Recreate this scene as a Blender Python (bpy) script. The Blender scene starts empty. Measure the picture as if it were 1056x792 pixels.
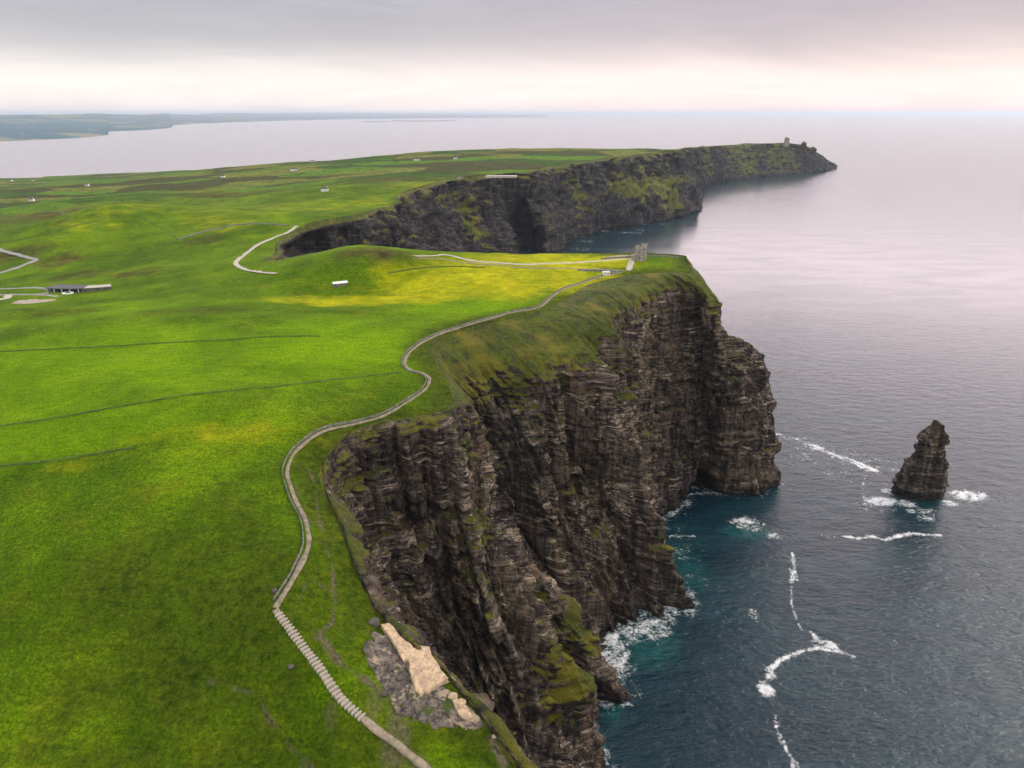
import bpy, math, random
import numpy as np
random.seed(4)
sc = bpy.context.scene
C = sc.collection
# ------------------------------------------------------------------ camera
F_PX, CAM_H = 754.0, 324.0
PITCH = math.atan((396.0 - 116.5) / F_PX)
cam = bpy.data.objects.new('camera', bpy.data.cameras.new('camera'))
C.objects.link(cam); sc.camera = cam
cam.location = (0, 0, CAM_H)
cam.rotation_euler = (math.pi / 2 - PITCH, 0, 0)
cam.data.sensor_width = 36; cam.data.lens = F_PX / 1056 * 36
cam.data.clip_start = 1; cam.data.clip_end = 400000
# ------------------------------------------------------------------ light
SUN_EL, SUN_AZ = 32.0, 62.0        # azimuth clockwise from the view direction (+Y)
sun = bpy.data.objects.new('sun', bpy.data.lights.new('sun', 'SUN'))
C.objects.link(sun)
sun.data.energy = 1.5; sun.data.angle = math.radians(10); sun.data.color = (1.0, .9, .78)
sun.rotation_euler = (math.radians(90 - SUN_EL), 0, math.radians(180 - SUN_AZ))
W = bpy.data.worlds.new('World'); sc.world = W; W.use_nodes = True
sc.view_settings.view_transform = 'Standard'; sc.view_settings.look = 'None'
sc.view_settings.exposure = 0.25; sc.view_settings.gamma = 1; sc.view_settings.use_curve_mapping = False


class NT:
    """tiny helper round a node tree"""
    def __init__(s, tree): s.t = tree; s.n = tree.nodes; s.l = tree.links
    def new(s, kind, **kw):
        n = s.n.new(kind)
        for k, v in kw.items(): setattr(n, k, v)
        return n
    def link(s, a, b): s.l.new(a, b)
    def put(s, sock, v):
        if hasattr(v, 'links') or isinstance(v, bpy.types.NodeSocket): s.l.new(v, sock)
        else: sock.default_value = v
    def math(s, op, a, b=None, c=None, clamp=False):
        n = s.new('ShaderNodeMath', operation=op, use_clamp=clamp)
        s.put(n.inputs[0], a)
        if b is not None: s.put(n.inputs[1], b)
        if c is not None: s.put(n.inputs[2], c)
        return n.outputs[0]
    def mix(s, f, a, b, blend='MIX'):
        n = s.new('ShaderNodeMix', data_type='RGBA', blend_type=blend)
        s.put(n.inputs[0], f)
        for i, v in ((6, a), (7, b)):
            if isinstance(v, tuple) and len(v) == 3: v = v + (1,)
            s.put(n.inputs[i], v)
        return n.outputs[2]
    def ramp(s, f, lo, hi, out0=0.0, out1=1.0):
        n = s.new('ShaderNodeMapRange', clamp=True, interpolation_type='SMOOTHSTEP')
        s.put(n.inputs[0], f); n.inputs[1].default_value = lo; n.inputs[2].default_value = hi
        n.inputs[3].default_value = out0; n.inputs[4].default_value = out1
        return n.outputs[0]
    def noise(s, vec, scale, detail=4, rough=.55, dist=0.0, out=0):
        n = s.new('ShaderNodeTexNoise'); s.put(n.inputs['Vector'], vec)
        n.inputs['Scale'].default_value = scale; n.inputs['Detail'].default_value = detail
        n.inputs['Roughness'].default_value = rough; n.inputs['Distortion'].default_value = dist
        return n.outputs[out]
    def mapv(s, vec, scale=(1, 1, 1), rot=(0, 0, 0), loc=(0, 0, 0)):
        n = s.new('ShaderNodeMapping'); s.put(n.inputs[0], vec)
        n.inputs['Scale'].default_value = scale; n.inputs['Rotation'].default_value = rot; n.inputs['Location'].default_value = loc
        return n.outputs[0]
    def attr(s, name):
        n = s.new('ShaderNodeAttribute', attribute_name=name); return n.outputs['Fac']


# world: the Sky Texture veiled by a layer of stratus
w = NT(W.node_tree); w.n.clear()
out = w.new('ShaderNodeOutputWorld'); bg = w.new('ShaderNodeBackground'); w.link(bg.outputs[0], out.inputs[0])
BG = 0.1; bg.inputs[1].default_value = BG
sky = w.new('ShaderNodeTexSky', sky_type='NISHITA', sun_disc=False)
sky.sun_elevation = math.radians(SUN_EL); sky.sun_rotation = math.radians(SUN_AZ); sky.altitude = 300
sky.dust_density = 2.0
tc = w.new('ShaderNodeTexCoord'); sep = w.new('ShaderNodeSeparateXYZ'); w.link(tc.outputs['Generated'], sep.inputs[0])
X, Y, Z = sep.outputs
Zc = w.math('MAXIMUM', Z, 0.0)
# cloud deck coordinates: the direction projected on a flat layer, so streaks flatten towards the horizon
den = w.math('ADD', Zc, 0.045)
cx = w.math('DIVIDE', X, den); cy = w.math('DIVIDE', Y, den)
comb = w.new('ShaderNodeCombineXYZ'); w.link(cx, comb.inputs[0]); w.link(cy, comb.inputs[1])
n1 = w.noise(w.mapv(tc.outputs['Generated'], (2.2, 2.2, 11)), 1.0, 5, .55, .9)
n2 = w.noise(w.mapv(tc.outputs['Generated'], (5, 5, 30), (.08, 0, 0)), 1.0, 5, .6, 1.2)
nn = w.math('ADD', w.math('MULTIPLY', n1, .7), w.math('MULTIPLY', n2, .3))
zz = w.math('ADD', Zc, w.math('MULTIPLY', w.math('SUBTRACT', nn, .5), w.ramp(Zc, 0, .06, .02, .085)))
cr = w.new('ShaderNodeValToRGB'); w.link(zz, cr.inputs[0])
cr.color_ramp.interpolation = 'B_SPLINE'
els = [(0.0, (.74, .67, .71)), (.010, (.90, .80, .77)), (.038, (.93, .85, .80)), (.064, (.66, .60, .60)),
       (.092, (.45, .43, .455)), (.128, (.44, .42, .46)), (.40, (.40, .41, .47)), (.58, (.30, .33, .38)), (1.0, (1.1, 1.1, 1.15))]
e = cr.color_ramp.elements
e[0].position, e[0].color = els[0][0], els[0][1] + (1,)
e[1].position, e[1].color = els[-1][0], els[-1][1] + (1,)
for p_, c_ in els[1:-1]:
    q = e.new(p_); q.color = c_ + (1,)
back = w.ramp(Y, .1, -.5)      # unseen sky behind the camera, brightened to light land and cliffs
warm = w.ramp(X, -.5, .5)
cl = w.mix(warm, w.mix(1.0, cr.outputs[0], (.99, 1.03, 1.03), 'MULTIPLY'), w.mix(1.0, cr.outputs[0], (1.05, .96, .97), 'MULTIPLY'))
cl = w.mix(w.ramp(n2, .3, .75), cl, w.mix(1.0, cl, (1.12, 1.10, 1.09), 'MULTIPLY'))
# glow added above the view near the hidden sun, to light sea and land
sd = (math.sin(math.radians(SUN_AZ - 20)) * math.cos(math.radians(SUN_EL)), math.cos(math.radians(SUN_AZ - 20)) * math.cos(math.radians(SUN_EL)), math.sin(math.radians(SUN_EL)))
dt_ = w.new('ShaderNodeVectorMath', operation='DOT_PRODUCT'); w.link(tc.outputs['Generated'], dt_.inputs[0]); dt_.inputs[1].default_value = sd
gl = w.math('MULTIPLY', w.ramp(dt_.outputs['Value'], .45, 1.0), w.ramp(Z, .14, .2))
cl = w.mix(w.math('MULTIPLY', gl, w.math('MULTIPLY', w.ramp(Z, .7, .45), w.ramp(Z, .2, .4))), cl, w.mix(1.0, cl, (1.9, 1.7, 1.6), 'MULTIPLY'))
low = w.math('MULTIPLY', w.math('MULTIPLY', w.ramp(Z, .136, .165), w.ramp(Z, .50, .24)), w.ramp(Y, -.2, .25))  # bright band above the view, added so the sea mirrors it
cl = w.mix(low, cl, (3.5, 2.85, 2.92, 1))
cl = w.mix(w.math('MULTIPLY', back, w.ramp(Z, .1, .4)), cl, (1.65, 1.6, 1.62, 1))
cl = w.mix(1.0, cl, (1 / BG, 1 / BG, 1 / BG), 'MULTIPLY')
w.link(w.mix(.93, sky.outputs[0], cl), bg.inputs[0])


# ------------------------------------------------------------------ maths helpers
def at(u, v, z):
    a = (u - 528) / F_PX; b = (v - 396) / F_PX
    dx = a; dy = math.cos(PITCH) - b * math.sin(PITCH); dz = -math.sin(PITCH) - b * math.cos(PITCH)
    t = (CAM_H - z) / (-dz)
    return (dx * t, dy * t, z)


def hsh(ix, iy, iz, seed):
    h = (ix.astype(np.int64) * 374761393 + iy.astype(np.int64) * 668265263 + iz.astype(np.int64) * 2147483647 + seed * 1274126177) & 0xFFFFFFFF
    h = ((h ^ (h >> 13)) * 1274126177) & 0xFFFFFFFF
    h = ((h ^ (h >> 16)) * 2246822519) & 0xFFFFFFFF
    return ((h ^ (h >> 15)) & 0xFFFFFF) / float(0xFFFFFF)


def vnoise(x, y, z, seed=0):
    x, y, z = np.broadcast_arrays(np.asarray(x, float), np.asarray(y, float), np.asarray(z, float))
    ix, iy, iz = np.floor(x), np.floor(y), np.floor(z)
    fx, fy, fz = x - ix, y - iy, z - iz
    fx = fx * fx * (3 - 2 * fx); fy = fy * fy * (3 - 2 * fy); fz = fz * fz * (3 - 2 * fz)
    r = 0
    for a in (0, 1):
        for b in (0, 1):
            for c in (0, 1):
                r = r + hsh(ix + a, iy + b, iz + c, seed) * (fx if a else 1 - fx) * (fy if b else 1 - fy) * (fz if c else 1 - fz)
    return r * 2 - 1


def fbm(x, y, z, oct=4, seed=0, gain=.5):
    r = 0; a = 1.0; t = 0
    for o in range(oct):
        r = r + a * vnoise(x, y, z, seed + o * 17); t += a
        x, y, z = x * 2.03 + 3.1, y * 2.03 + 1.7, z * 2.03 + 7.3; a *= gain
    return r / t


def sstep(a, b, x):
    t = np.clip((x - a) / (b - a), 0, 1); return t * t * (3 - 2 * t)


def seg_dist(px, py, poly, closed=False, want_pt=False):
    """distance from points to a polyline (chunked)"""
    A = np.asarray(poly, float)[:, :2]
    if closed: A = np.vstack([A, A[:1]])
    a, d = A[:-1], A[1:] - A[:-1]; L = (d ** 2).sum(1) + 1e-12
    best = np.full(px.shape, 1e18); bx = np.zeros_like(best); by = np.zeros_like(best)
    for i in range(len(a)):
        t = np.clip(((px - a[i, 0]) * d[i, 0] + (py - a[i, 1]) * d[i, 1]) / L[i], 0, 1)
        qx = a[i, 0] + t * d[i, 0]; qy = a[i, 1] + t * d[i, 1]
        q = (px - qx) ** 2 + (py - qy) ** 2
        m = q < best
        best = np.where(m, q, best)
        if want_pt: bx = np.where(m, qx, bx); by = np.where(m, qy, by)
    return (np.sqrt(best), bx, by) if want_pt else np.sqrt(best)


def inside(px, py, poly):
    P = np.asarray(poly, float)[:, :2]; r = np.zeros(px.shape, bool)
    for i in range(len(P)):
        x0, y0 = P[i - 1]; x1, y1 = P[i]
        if y0 == y1: continue
        c = ((y0 > py) != (y1 > py)) & (px < (x1 - x0) * (py - y0) / (y1 - y0) + x0)
        r ^= c
    return r


def grid_faces(nr, nc):
    i = np.arange(nr - 1)[:, None] * nc + np.arange(nc - 1)[None, :]
    return np.stack([i, i + 1, i + 1 + nc, i + nc], -1).reshape(-1, 4)


def mesh_np(name, V, Fc, mat, attrs=None, smooth=True):
    me = bpy.data.meshes.new(name)
    V = np.ascontiguousarray(V, np.float32); Fc = np.ascontiguousarray(Fc, np.int32)
    me.vertices.add(len(V)); me.vertices.foreach_set('co', V.ravel())
    k = Fc.shape[1]
    me.loops.add(Fc.size); me.loops.foreach_set('vertex_index', Fc.ravel())
    me.polygons.add(len(Fc)); me.polygons.foreach_set('loop_start', np.arange(0, Fc.size, k, dtype=np.int32))
    me.update(calc_edges=True)
    if smooth: me.polygons.foreach_set('use_smooth', np.ones(len(Fc), bool))
    for a, val in (attrs or {}).items():
        at_ = me.attributes.new(a, 'FLOAT', 'POINT'); at_.data.foreach_set('value', np.ascontiguousarray(val, np.float32).ravel())
    me.materials.append(mat)
    o = bpy.data.objects.new(name, me); C.objects.link(o)
    return o


def catmull(P, T):
    """P (n, k) control values, T parameters in [0, n-1]"""
    P = np.asarray(P, float); n = len(P)
    i = np.clip(np.floor(T).astype(int), 0, n - 2); f = (T - i)[:, None]
    g = lambda k: P[np.clip(k, 0, n - 1)]
    p0, p1, p2, p3 = g(i - 1), g(i), g(i + 1), g(i + 2)
    m1 = (p2 - p0) * .4; m2 = (p3 - p1) * .4
    return (2 * f**3 - 3 * f**2 + 1) * p1 + (f**3 - 2 * f**2 + f) * m1 + (-2 * f**3 + 3 * f**2) * p2 + (f**3 - f**2) * m2


# ------------------------------------------------------------------ the coast: cross sections (rim, break, upper, lower, foot)
def S(rim, brk, m1, base, m2=None):
    if m2 is None: m2 = tuple(m1[k] * .42 + base[k] * .58 for k in range(3))
    b = (base[0], base[1], base[2] if base[2] > 5 else -5)
    return [rim, brk, m1, m2, b]


NEAR = [
    S((110, 20, 140), (114, 22, 130), (135, 40, 70), (165, 60, 0)),
    S((60, 75, 146), (64, 78, 136), (80, 100, 70), (110, 120, 0)),
    S((24, 128, 149), (28, 131, 139), (45, 155, 70), (75, 180, 0)),
    S((3, 155, 151), (6, 157, 145), (17, 174, 70), (40, 212, 0)),
    S((-7, 169, 155), (-5, 171, 149), (5, 190, 78), (28, 242, 12)),
    S((-15, 175, 159), (-13, 177, 153), (-5, 197, 82), (15, 251, 24)),
    S((-21, 181, 162), (-19, 183, 156), (-10, 202, 86), (8, 259, 30)),
    S((-29, 187, 163), (-27, 190, 157), (-18, 208, 90), (2, 264, 33)),
    S((-37, 196, 164), (-35, 199, 158), (-25, 216, 92), (-3, 268, 35)),
    S((-46, 206, 167), (-44, 209, 161), (-33, 227, 96), (-5, 272, 36)),
    S((-56, 222, 174), (-53, 224, 167), (-43, 240, 98), (-6, 274, 36)),
    S((-66, 245, 178), (-63, 246, 171), (-48, 270, 98), (-6, 276, 37)),
    S((-78, 268, 180), (-74, 269, 173), (-55, 283, 98), (-5, 277, 37)),
    S((-82, 292, 181), (-78, 291, 174), (-55, 294, 100), (-4, 277, 38)),
    S((-76, 312, 183), (-73, 309, 176), (-50, 304, 100), (-3, 277, 38)),
    S((-60, 322, 184), (-58, 319, 178), (-40, 310, 102), (-1, 276, 38)),
    S((-42, 330, 185), (-40, 326, 178), (-28, 316, 108), (4, 273, 34)),
    S((-33, 338, 186), (-29, 333, 177), (-18, 318, 112), (16, 268, 24), (2, 296, 66)),
    S((-30, 350, 186), (-24, 344, 176), (-11, 322, 112), (35, 284, 0), (16, 300, 54)),
    S((-31, 358, 187), (-21, 353, 173), (-10, 328, 108), (44, 300, 0), (24, 312, 50)),
    S((-32, 364, 187), (-21, 360, 172), (-12, 340, 102), (42, 318, 0), (16, 326, 50)),
    S((-33, 370, 187), (-21, 366, 170), (-14, 350, 98), (25, 328, 0), (-4, 340, 60)),
    S((-38, 384, 188), (-25, 382, 167), (-12, 364, 96), (40, 331, 0), (8, 346, 60)),
    S((-42, 394, 188), (-29, 394, 163), (-6, 372, 92), (57, 338, 0), (30, 350, 52)),
    S((-45, 402, 188), (-31, 402, 160), (-4, 386, 90), (62, 352, 0), (32, 364, 50)),
    S((-48, 411, 189), (-29, 412, 160), (-3, 396, 90), (46, 372, 0), (14, 382, 48)),
    S((-49, 420, 189), (-24, 420, 160), (6, 402, 90), (60, 376, 0), (34, 388, 46)),
    S((-46, 445, 190), (-8, 430, 160), (15, 410, 92), (60, 398, 0)),
    S((-28, 468, 191), (8, 434, 162), (27, 418, 94), (66, 405, 0)),
    S((0, 490, 192), (32, 440, 164), (44, 430, 96), (82, 414, 0)),
    S((24, 506, 193), (52, 452, 170), (66, 440, 104), (104, 418, 0), (84, 428, 50)),
    S((38, 526, 194), (63, 474, 178), (78, 450, 104), (116, 436, 0), (94, 440, 50)),
    S((48, 548, 195), (70, 492, 180), (84, 470, 98), (110, 462, 0)),
    S((60, 570, 196), (84, 510, 182), (94, 504, 96), (108, 494, 0)),
    S((78, 588, 197), (100, 540, 183), (106, 536, 95), (118, 528, 0)),
    S((95, 598, 198), (116, 566, 184), (122, 562, 95), (132, 556, 0)),
    S((114, 604, 199), (132, 580, 187), (138, 576, 95), (146, 574, 0)),
    S((134, 603, 200), (146, 574, 188), (160, 572, 100), (172, 586, 0)),
    S((148, 598, 201), (155, 562, 184), (166, 553, 138), (206, 584, 0), (180, 568, 100)),
    S((151, 612, 202), (160, 573, 184), (170, 562, 138), (230, 592, 0), (202, 582, 118)),
    S((153, 630, 202), (161, 594, 184), (172, 588, 140), (245, 607, 0), (213, 598, 120)),
    S((154, 648, 203), (160, 628, 182), (171, 630, 138), (246, 636, 0), (212, 632, 114)),
    S((156, 663, 203), (168, 674, 176), (192, 692, 92), (216, 712, 0)),
    S((128, 675, 203), (132, 690, 178), (140, 715, 90), (150, 745, 0)),
    S((90, 680, 202), (92, 694, 180), (96, 720, 90), (104, 750, 0)),
]


def rb(rim, dx, dy, base=None, ledge=None):
    """a plain steep section: rim, foot = base or rim + (dx, dy)"""
    x, y, z = rim
    b = base if base else (x + dx, y + dy, 0)
    L = lambda t, h: (x + (b[0] - x) * t, y + (b[1] - y) * t, h)
    if ledge: return S(rim, L(.08, z - 20), L(.28, ledge + 14), b, L(.82, ledge - 12))
    return S(rim, L(.10, z - 14), L(.42, z * .5), b, L(.72, z * .25))


FAR = [
    NEAR[-1],
    rb((40, 678, 201), 8, 60), rb((-20, 676, 201), 8, 60), rb((-80, 668, 203), 8, 58),
    rb((-140, 672, 207), 10, 55), rb((-190, 678, 202), 25, 50), rb((-224, 690, 192), 50, 45),
    rb((-240, 718, 188), 60, 25), rb((-250, 770, 187), 60, 5),
    rb(at(285, 250, 187), 60, -20), rb(at(303, 240, 188), 60, -35), rb(at(330, 231, 189), 60, -45),
    rb(at(366, 224, 190), 60, -50), rb(at(396, 214, 190), 70, -50), rb(at(408, 207, 190), 90, 0),
    rb(at(407, 202, 189), 90, 10), rb(at(425, 196, 189), 90, -60), rb(at(464, 186, 189), 90, -90),
    rb(at(500, 180, 190), 70, -90), rb(at(543, 176.5, 190), 0, 0, at(538, 262, 0)),
    rb(at(560, 174, 190), 0, 0, at(556, 264, 0)), rb(at(578, 171, 190), 0, 0, at(572, 256, 0)),
    rb(at(604, 167, 190), 0, 0, at(596, 244, 0)), rb(at(630, 163, 192), 0, 0, at(626, 238, 0), 90),
    rb(at(660, 159, 196), 0, 0, at(662, 231, 0), 95), rb(at(688, 155.5, 200), 0, 0, at(704, 222, 0), 98),
    rb(at(698, 154.5, 201), 0, 0, at(717, 217, 0), 100), rb(at(700, 153.5, 195), 0, 0, at(719, 207, 0)),
    rb(at(704, 152.5, 186), 0, 0, at(718, 198, 0)), rb(at(720, 151.5, 176), 0, 0, at(732, 191.5, 0)),
    rb(at(740, 150, 170), 0, 0, at(752, 187, 0)), rb(at(770, 148.6, 167), 0, 0, at(775, 184, 0)),
    rb(at(797, 147.7, 166), 0, 0, at(799, 181.5, 0)), rb(at(818, 148.2, 160), 0, 0, at(822, 179.5, 0)),
    rb(at(832, 151.5, 140), 0, 0, at(842, 177.5, 0)), rb(at(846, 159, 90), 0, 0, at(855, 175.5, 0)),
    rb(at(855, 167, 40), 0, 0, at(860, 173.5, 0)),
    rb((1850, 4600, 20), 30, 60), rb((1700, 4750, 10), 0, 60),
]


def loft(secs, step, rows):
    """sample the sections: returns grid (nrow, ncol, 3) and the row parameter t"""
    A = np.array(secs, float)                       # n, 5, 3
    n = len(A); T = np.linspace(0, n - 1, n * 40)
    D = catmull(A.reshape(n, -1), T).reshape(-1, 5, 3)
    L = np.sqrt(((D[1:, :, :2] - D[:-1, :, :2])**2).sum(2)).mean(1)
    cum = np.concatenate([[0], np.cumsum(L)])
    m = int(cum[-1] / step)
    T2 = np.interp(np.linspace(0, cum[-1], m), cum, T)
    D = catmull(A.reshape(n, -1), T2).reshape(-1, 5, 3)      # m,5,3
    tt = np.concatenate([np.linspace(k, k + 1, r, endpoint=False) for k, r in enumerate(rows)] + [[4.0]])
    G = catmull(D.transpose(1, 0, 2).reshape(5, -1), tt).reshape(len(tt), m, 3)
    return G, tt, np.linspace(0, cum[-1], m)


def rim_jitter(G, s, amp, wl):
    dx = fbm(G[0, :, 0] / wl, G[0, :, 1] / wl, 0, 4, 5) * amp
    dy = fbm(G[0, :, 0] / wl, G[0, :, 1] / wl, 9, 4, 6) * amp
    G[0, :, 0] += dx; G[0, :, 1] += dy


Gn, tn, sn = loft(NEAR, .64, (48, 120, 72, 70))
Gf, tf, sf = loft(FAR, 6.0, (10, 22, 14, 14))
rim_jitter(Gn, sn, 2.2, 14); rim_jitter(Gf, sf, 9, 70)
Gf[0, 0] = Gn[0, -1]
rim = np.vstack([Gn[0, ::2, :], Gf[0, 1:, :]])
# land outline (only the rim matters, the other sides just sink below the sea)
outline = np.vstack([rim[:, :2], [(2500, 9000), (-9000, 9000), (-9000, -400), (110, -400)]])

# ------------------------------------------------------------------ the lie of the land
CP = [at(*q) for q in [
    (0, 792, 146), (150, 792, 148), (300, 792, 151), (430, 785, 154), (380, 740, 160), (330, 690, 168), (285, 630, 176), (0, 600, 166), (150, 600, 171),
    (318, 560, 181), (300, 490, 185), (150, 480, 184), (0, 450, 180), (330, 440, 188), (250, 400, 192), (100, 380, 190), (0, 370, 187),
    (300, 330, 195), (100, 330, 189), (0, 320, 183), (560, 275, 201), (640, 270, 202), (620, 283, 198), (480, 300, 195), (500, 268, 202), (430, 266, 205), (390, 270, 206),
    (340, 279, 200), (345, 298, 190), (400, 295, 191), (230, 290, 186), (100, 305, 178), (0, 308, 172), (0, 275, 166), (100, 275, 170), (200, 262, 178), (240, 272, 186),
    (270, 240, 186), (120, 225, 186), (160, 245, 176), (50, 240, 166), (0, 225, 155), (200, 215, 174), (300, 212, 184), (380, 207, 189),
    (0, 203, 125), (100, 198, 132), (200, 193, 150), (300, 188, 168), (400, 183, 184), (470, 176, 188), (560, 168, 190),
    (0, 190, 60), (60, 188, 60), (120, 185, 70), (-200, 400, 170), (-200, 250, 140), (-300, 190, 40), (-200, 700, 140)]]
SIL = [at(*q) for q in [(-300, 186, 0), (-100, 184.5, 0), (0, 183.5, 0), (60, 182.5, 5), (120, 179.5, 25), (230, 174.5, 60), (300, 170.5, 95), (400, 164.5, 135), (500, 159.5, 160),
                        (560, 157, 178), (620, 155.6, 190), (670, 154.6, 196), (720, 151, 174), (760, 148.6, 166), (797, 147.2, 165), (820, 147.8, 156), (838, 154, 118), (853, 165, 50)]]
for k, q in enumerate(SIL):
    CP.append(q)
    r_ = math.hypot(q[0], q[1]); up = (1.06, 1.3) if k < 11 else (1.035, 1.12)
    CP.append((q[0] * up[0], q[1] * up[0], min(q[2] - 12, q[2] * .7)))
    CP.append((q[0] * up[1], q[1] * up[1], -60)); CP.append((q[0] * up[1] * 1.5, q[1] * up[1] * 1.5, -160))
CP += [(-40, 60, 150), (-150, 60, 140), (40, 60, 147), (0, 110, 150)]
k_ = np.r_[0:len(Gn[0]):22]
CP += [tuple(p) for p in Gn[0][k_]]
CP += [tuple(p) for p in Gf[0][4::9]]
CP = np.array(CP)


def warp(x, y):
    return np.arctan2(x, y), np.log(np.maximum(np.hypot(x, y), 20))


ca, cb = warp(CP[:, 0], CP[:, 1]); c2 = .025**2
K = np.sqrt((ca[:, None] - ca)**2 + (cb[:, None] - cb)**2 + c2)
K = np.vstack([np.hstack([-K + np.eye(len(ca)) * .002, np.ones((len(ca), 1))]), np.ones((1, len(ca) + 1))]); K[-1, -1] = 0
wt = np.linalg.solve(K, np.append(CP[:, 2], 0))


HILLS = [(-560, 1010, 110, 150, 20), (-350, 1010, 120, 110, 9), (-800, 1500, 200, 200, 16), (-95, 650, 60, 60, 5), (-150, 330, 60, 30, 2.5), (-120, 230, 35, 25, 2), (-260, 480, 90, 40, 4), (-330, 1450, 180, 120, 8)]


def height(x, y, detail=True):
    x = np.asarray(x, float); y = np.asarray(y, float)
    a, b = warp(x, y); r = np.full(a.shape, wt[-1])
    for i in range(len(ca)):
        r = r - wt[i] * np.sqrt((a - ca[i])**2 + (b - cb[i])**2 + c2)
    if detail:
        R = np.hypot(x, y)
        fade = sstep(0, 1, np.clip((R - 100) / 500, 0.25, 1))
        r = r + fbm(x / 90, y / 90, 0, 3, 40) * 3.0 * fade + fbm(x / 14, y / 14, 0, 3, 41) * .55
        far = sstep(700, 1400, R) * sstep(-40, 40, r)
        r = r + fbm(x / 330, y / 330, 0, 3, 43) * 10 * far * sstep(30, 160, r) * (1 - sstep(-900, 200, x - y * .12))
    for (px_, py_, sx_, sy_, hh_) in HILLS:
        r = r + hh_ * np.exp(-((x - px_) / sx_)**2 - ((y - py_) / sy_)**2)
    return r


Gn[0, :, 2] = height(Gn[0, :, 0], Gn[0, :, 1]); Gf[0, :, 2] = height(Gf[0, :, 0], Gf[0, :, 1])


# ------------------------------------------------------------------ materials
def new_mat(name):
    m = bpy.data.materials.new(name); m.use_nodes = True
    t = NT(m.node_tree); b = t.n['Principled BSDF']
    return m, t, b


def pos(t):
    return t.new('ShaderNodeNewGeometry').outputs['Position']


def bump(t, b, h, strength, dist, prev=None):
    n = t.new('ShaderNodeBump'); n.inputs['Strength'].default_value = strength; n.inputs['Distance'].default_value = dist
    t.put(n.inputs['Height'], h)
    if prev is not None: t.link(prev, n.inputs['Normal'])
    t.link(n.outputs[0], b.inputs['Normal']); return n.outputs[0]


def grass_colour(t, P):
    big = t.noise(P, .011, 5, .55, .6); mid = t.noise(P, .06, 5, .6, .3); fine = t.noise(P, .9, 5, .7)
    tuft = t.noise(P, .28, 4, .65)
    c = t.mix(t.ramp(big, .35, .65), (.052, .112, .002), (.10, .185, .002))
    c = t.mix(t.ramp(mid, .45, .72, 0, .55), c, (.12, .145, .006))
    c = t.mix(t.ramp(tuft, .5, .75, 0, .5), c, (.03, .062, .003))
    c = t.mix(t.ramp(fine, .3, .7), t.mix(1.0, c, (.5, .55, .5), 'MULTIPLY'), t.mix(1.0, c, (1.5, 1.4, 1.3), 'MULTIPLY'))
    return c, big, mid, fine, tuft


M_LAND, t, b = new_mat('moorland grass')
P = pos(t)
c, big, mid, fine, tuft = grass_colour(t, P)
jit = t.math('MULTIPLY', t.math('SUBTRACT', t.noise(P, .035, 6, .7, .5), .5), 2.0)
def mask(name, lo=.1, hi=1.05):
    a_ = t.attr(name); return t.math('MULTIPLY', t.ramp(t.math('ADD', a_, jit), lo, hi), t.ramp(a_, 0, .25))
# fields of different crops further off: walls divide them
vor = t.new('ShaderNodeTexVoronoi', feature='F1'); vm = t.mapv(P, (.0045, .0075, 0), (0, 0, .35))
t.link(vm, vor.inputs['Vector']); vor.inputs['Scale'].default_value = 1.0; vor.inputs['Randomness'].default_value = .75
ve = t.new('ShaderNodeTexVoronoi', feature='DISTANCE_TO_EDGE'); t.link(vm, ve.inputs['Vector']); ve.inputs['Randomness'].default_value = .75
sepc = t.new('ShaderNodeSeparateColor'); t.link(vor.outputs['Color'], sepc.inputs[0])
fcol = t.mix(t.ramp(sepc.outputs[0], .35, .6), (.035, .085, .012), (.085, .19, .008))
fcol = t.mix(t.ramp(sepc.outputs[1], .62, .7), fcol, (.15, .17, .03))
fcol = t.mix(t.ramp(sepc.outputs[2], .68, .74), fcol, (.055, .055, .02))
fcol = t.mix(t.ramp(mid, .4, .7, 0, .5), fcol, (.05, .08, .012))
fcol = t.mix(t.ramp(ve.outputs['Distance'], .03, .012), fcol, (.018, .035, .012))
c = t.mix(t.attr('farm'), c, fcol)
c = t.mix(mask('lush'), c, t.mix(t.ramp(fine, .3, .7), (.072, .155, .0), (.15, .27, .001)))
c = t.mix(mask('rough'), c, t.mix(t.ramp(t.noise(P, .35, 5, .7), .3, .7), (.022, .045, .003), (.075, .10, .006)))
c = t.mix(mask('gold'), c, t.mix(t.ramp(t.noise(P, .12, 5, .7), .3, .7), (.23, .28, .003), (.40, .37, .005)))
c = t.mix(mask('heath'), c, t.mix(t.ramp(t.noise(P, .12, 5, .7), .35, .65), (.035, .03, .012), (.09, .075, .022)))
c = t.mix(1.0, c, t.mix(t.ramp(t.noise(P, .021, 5, .62, .8), .34, .66), (.78, .82, .8), (1.22, 1.16, 1.12)), 'MULTIPLY')
c = t.mix(t.ramp(t.noise(P, .5, 4, .8), .60, .68, 0, .45), c, (.05, .05, .015))
c = t.mix(1.0, c, t.mix(t.ramp(t.noise(P, 1.1, 6, .8, .3), .32, .68), (.62, .66, .6), (1.42, 1.36, 1.3)), 'MULTIPLY')
gz = t.noise(t.mapv(P, (.05, .42, 1), (0, 0, .5)), 1.0, 5, .7, .6)
c = t.mix(1.0, c, t.mix(t.ramp(gz, .35, .65), (.84, .86, .84), (1.14, 1.12, 1.1)), 'MULTIPLY')
dn = t.noise(P, .8, 5, .7)
c = t.mix(mask('dirt', .35, 1.1), c, t.mix(t.ramp(dn, .35, .65), (.045, .042, .022), (.15, .125, .075)))
c = t.mix(mask('pale', .45, .6), c, t.mix(t.ramp(dn, .3, .7), (.25, .21, .16), (.5, .42, .33)))
c = t.mix(mask('wet', .4, 1.2), c, (.012, .012, .010))
t.link(c, b.inputs['Base Color']); b.inputs['Roughness'].default_value = .95; b.inputs['Specular IOR Level'].default_value = .04
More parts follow.
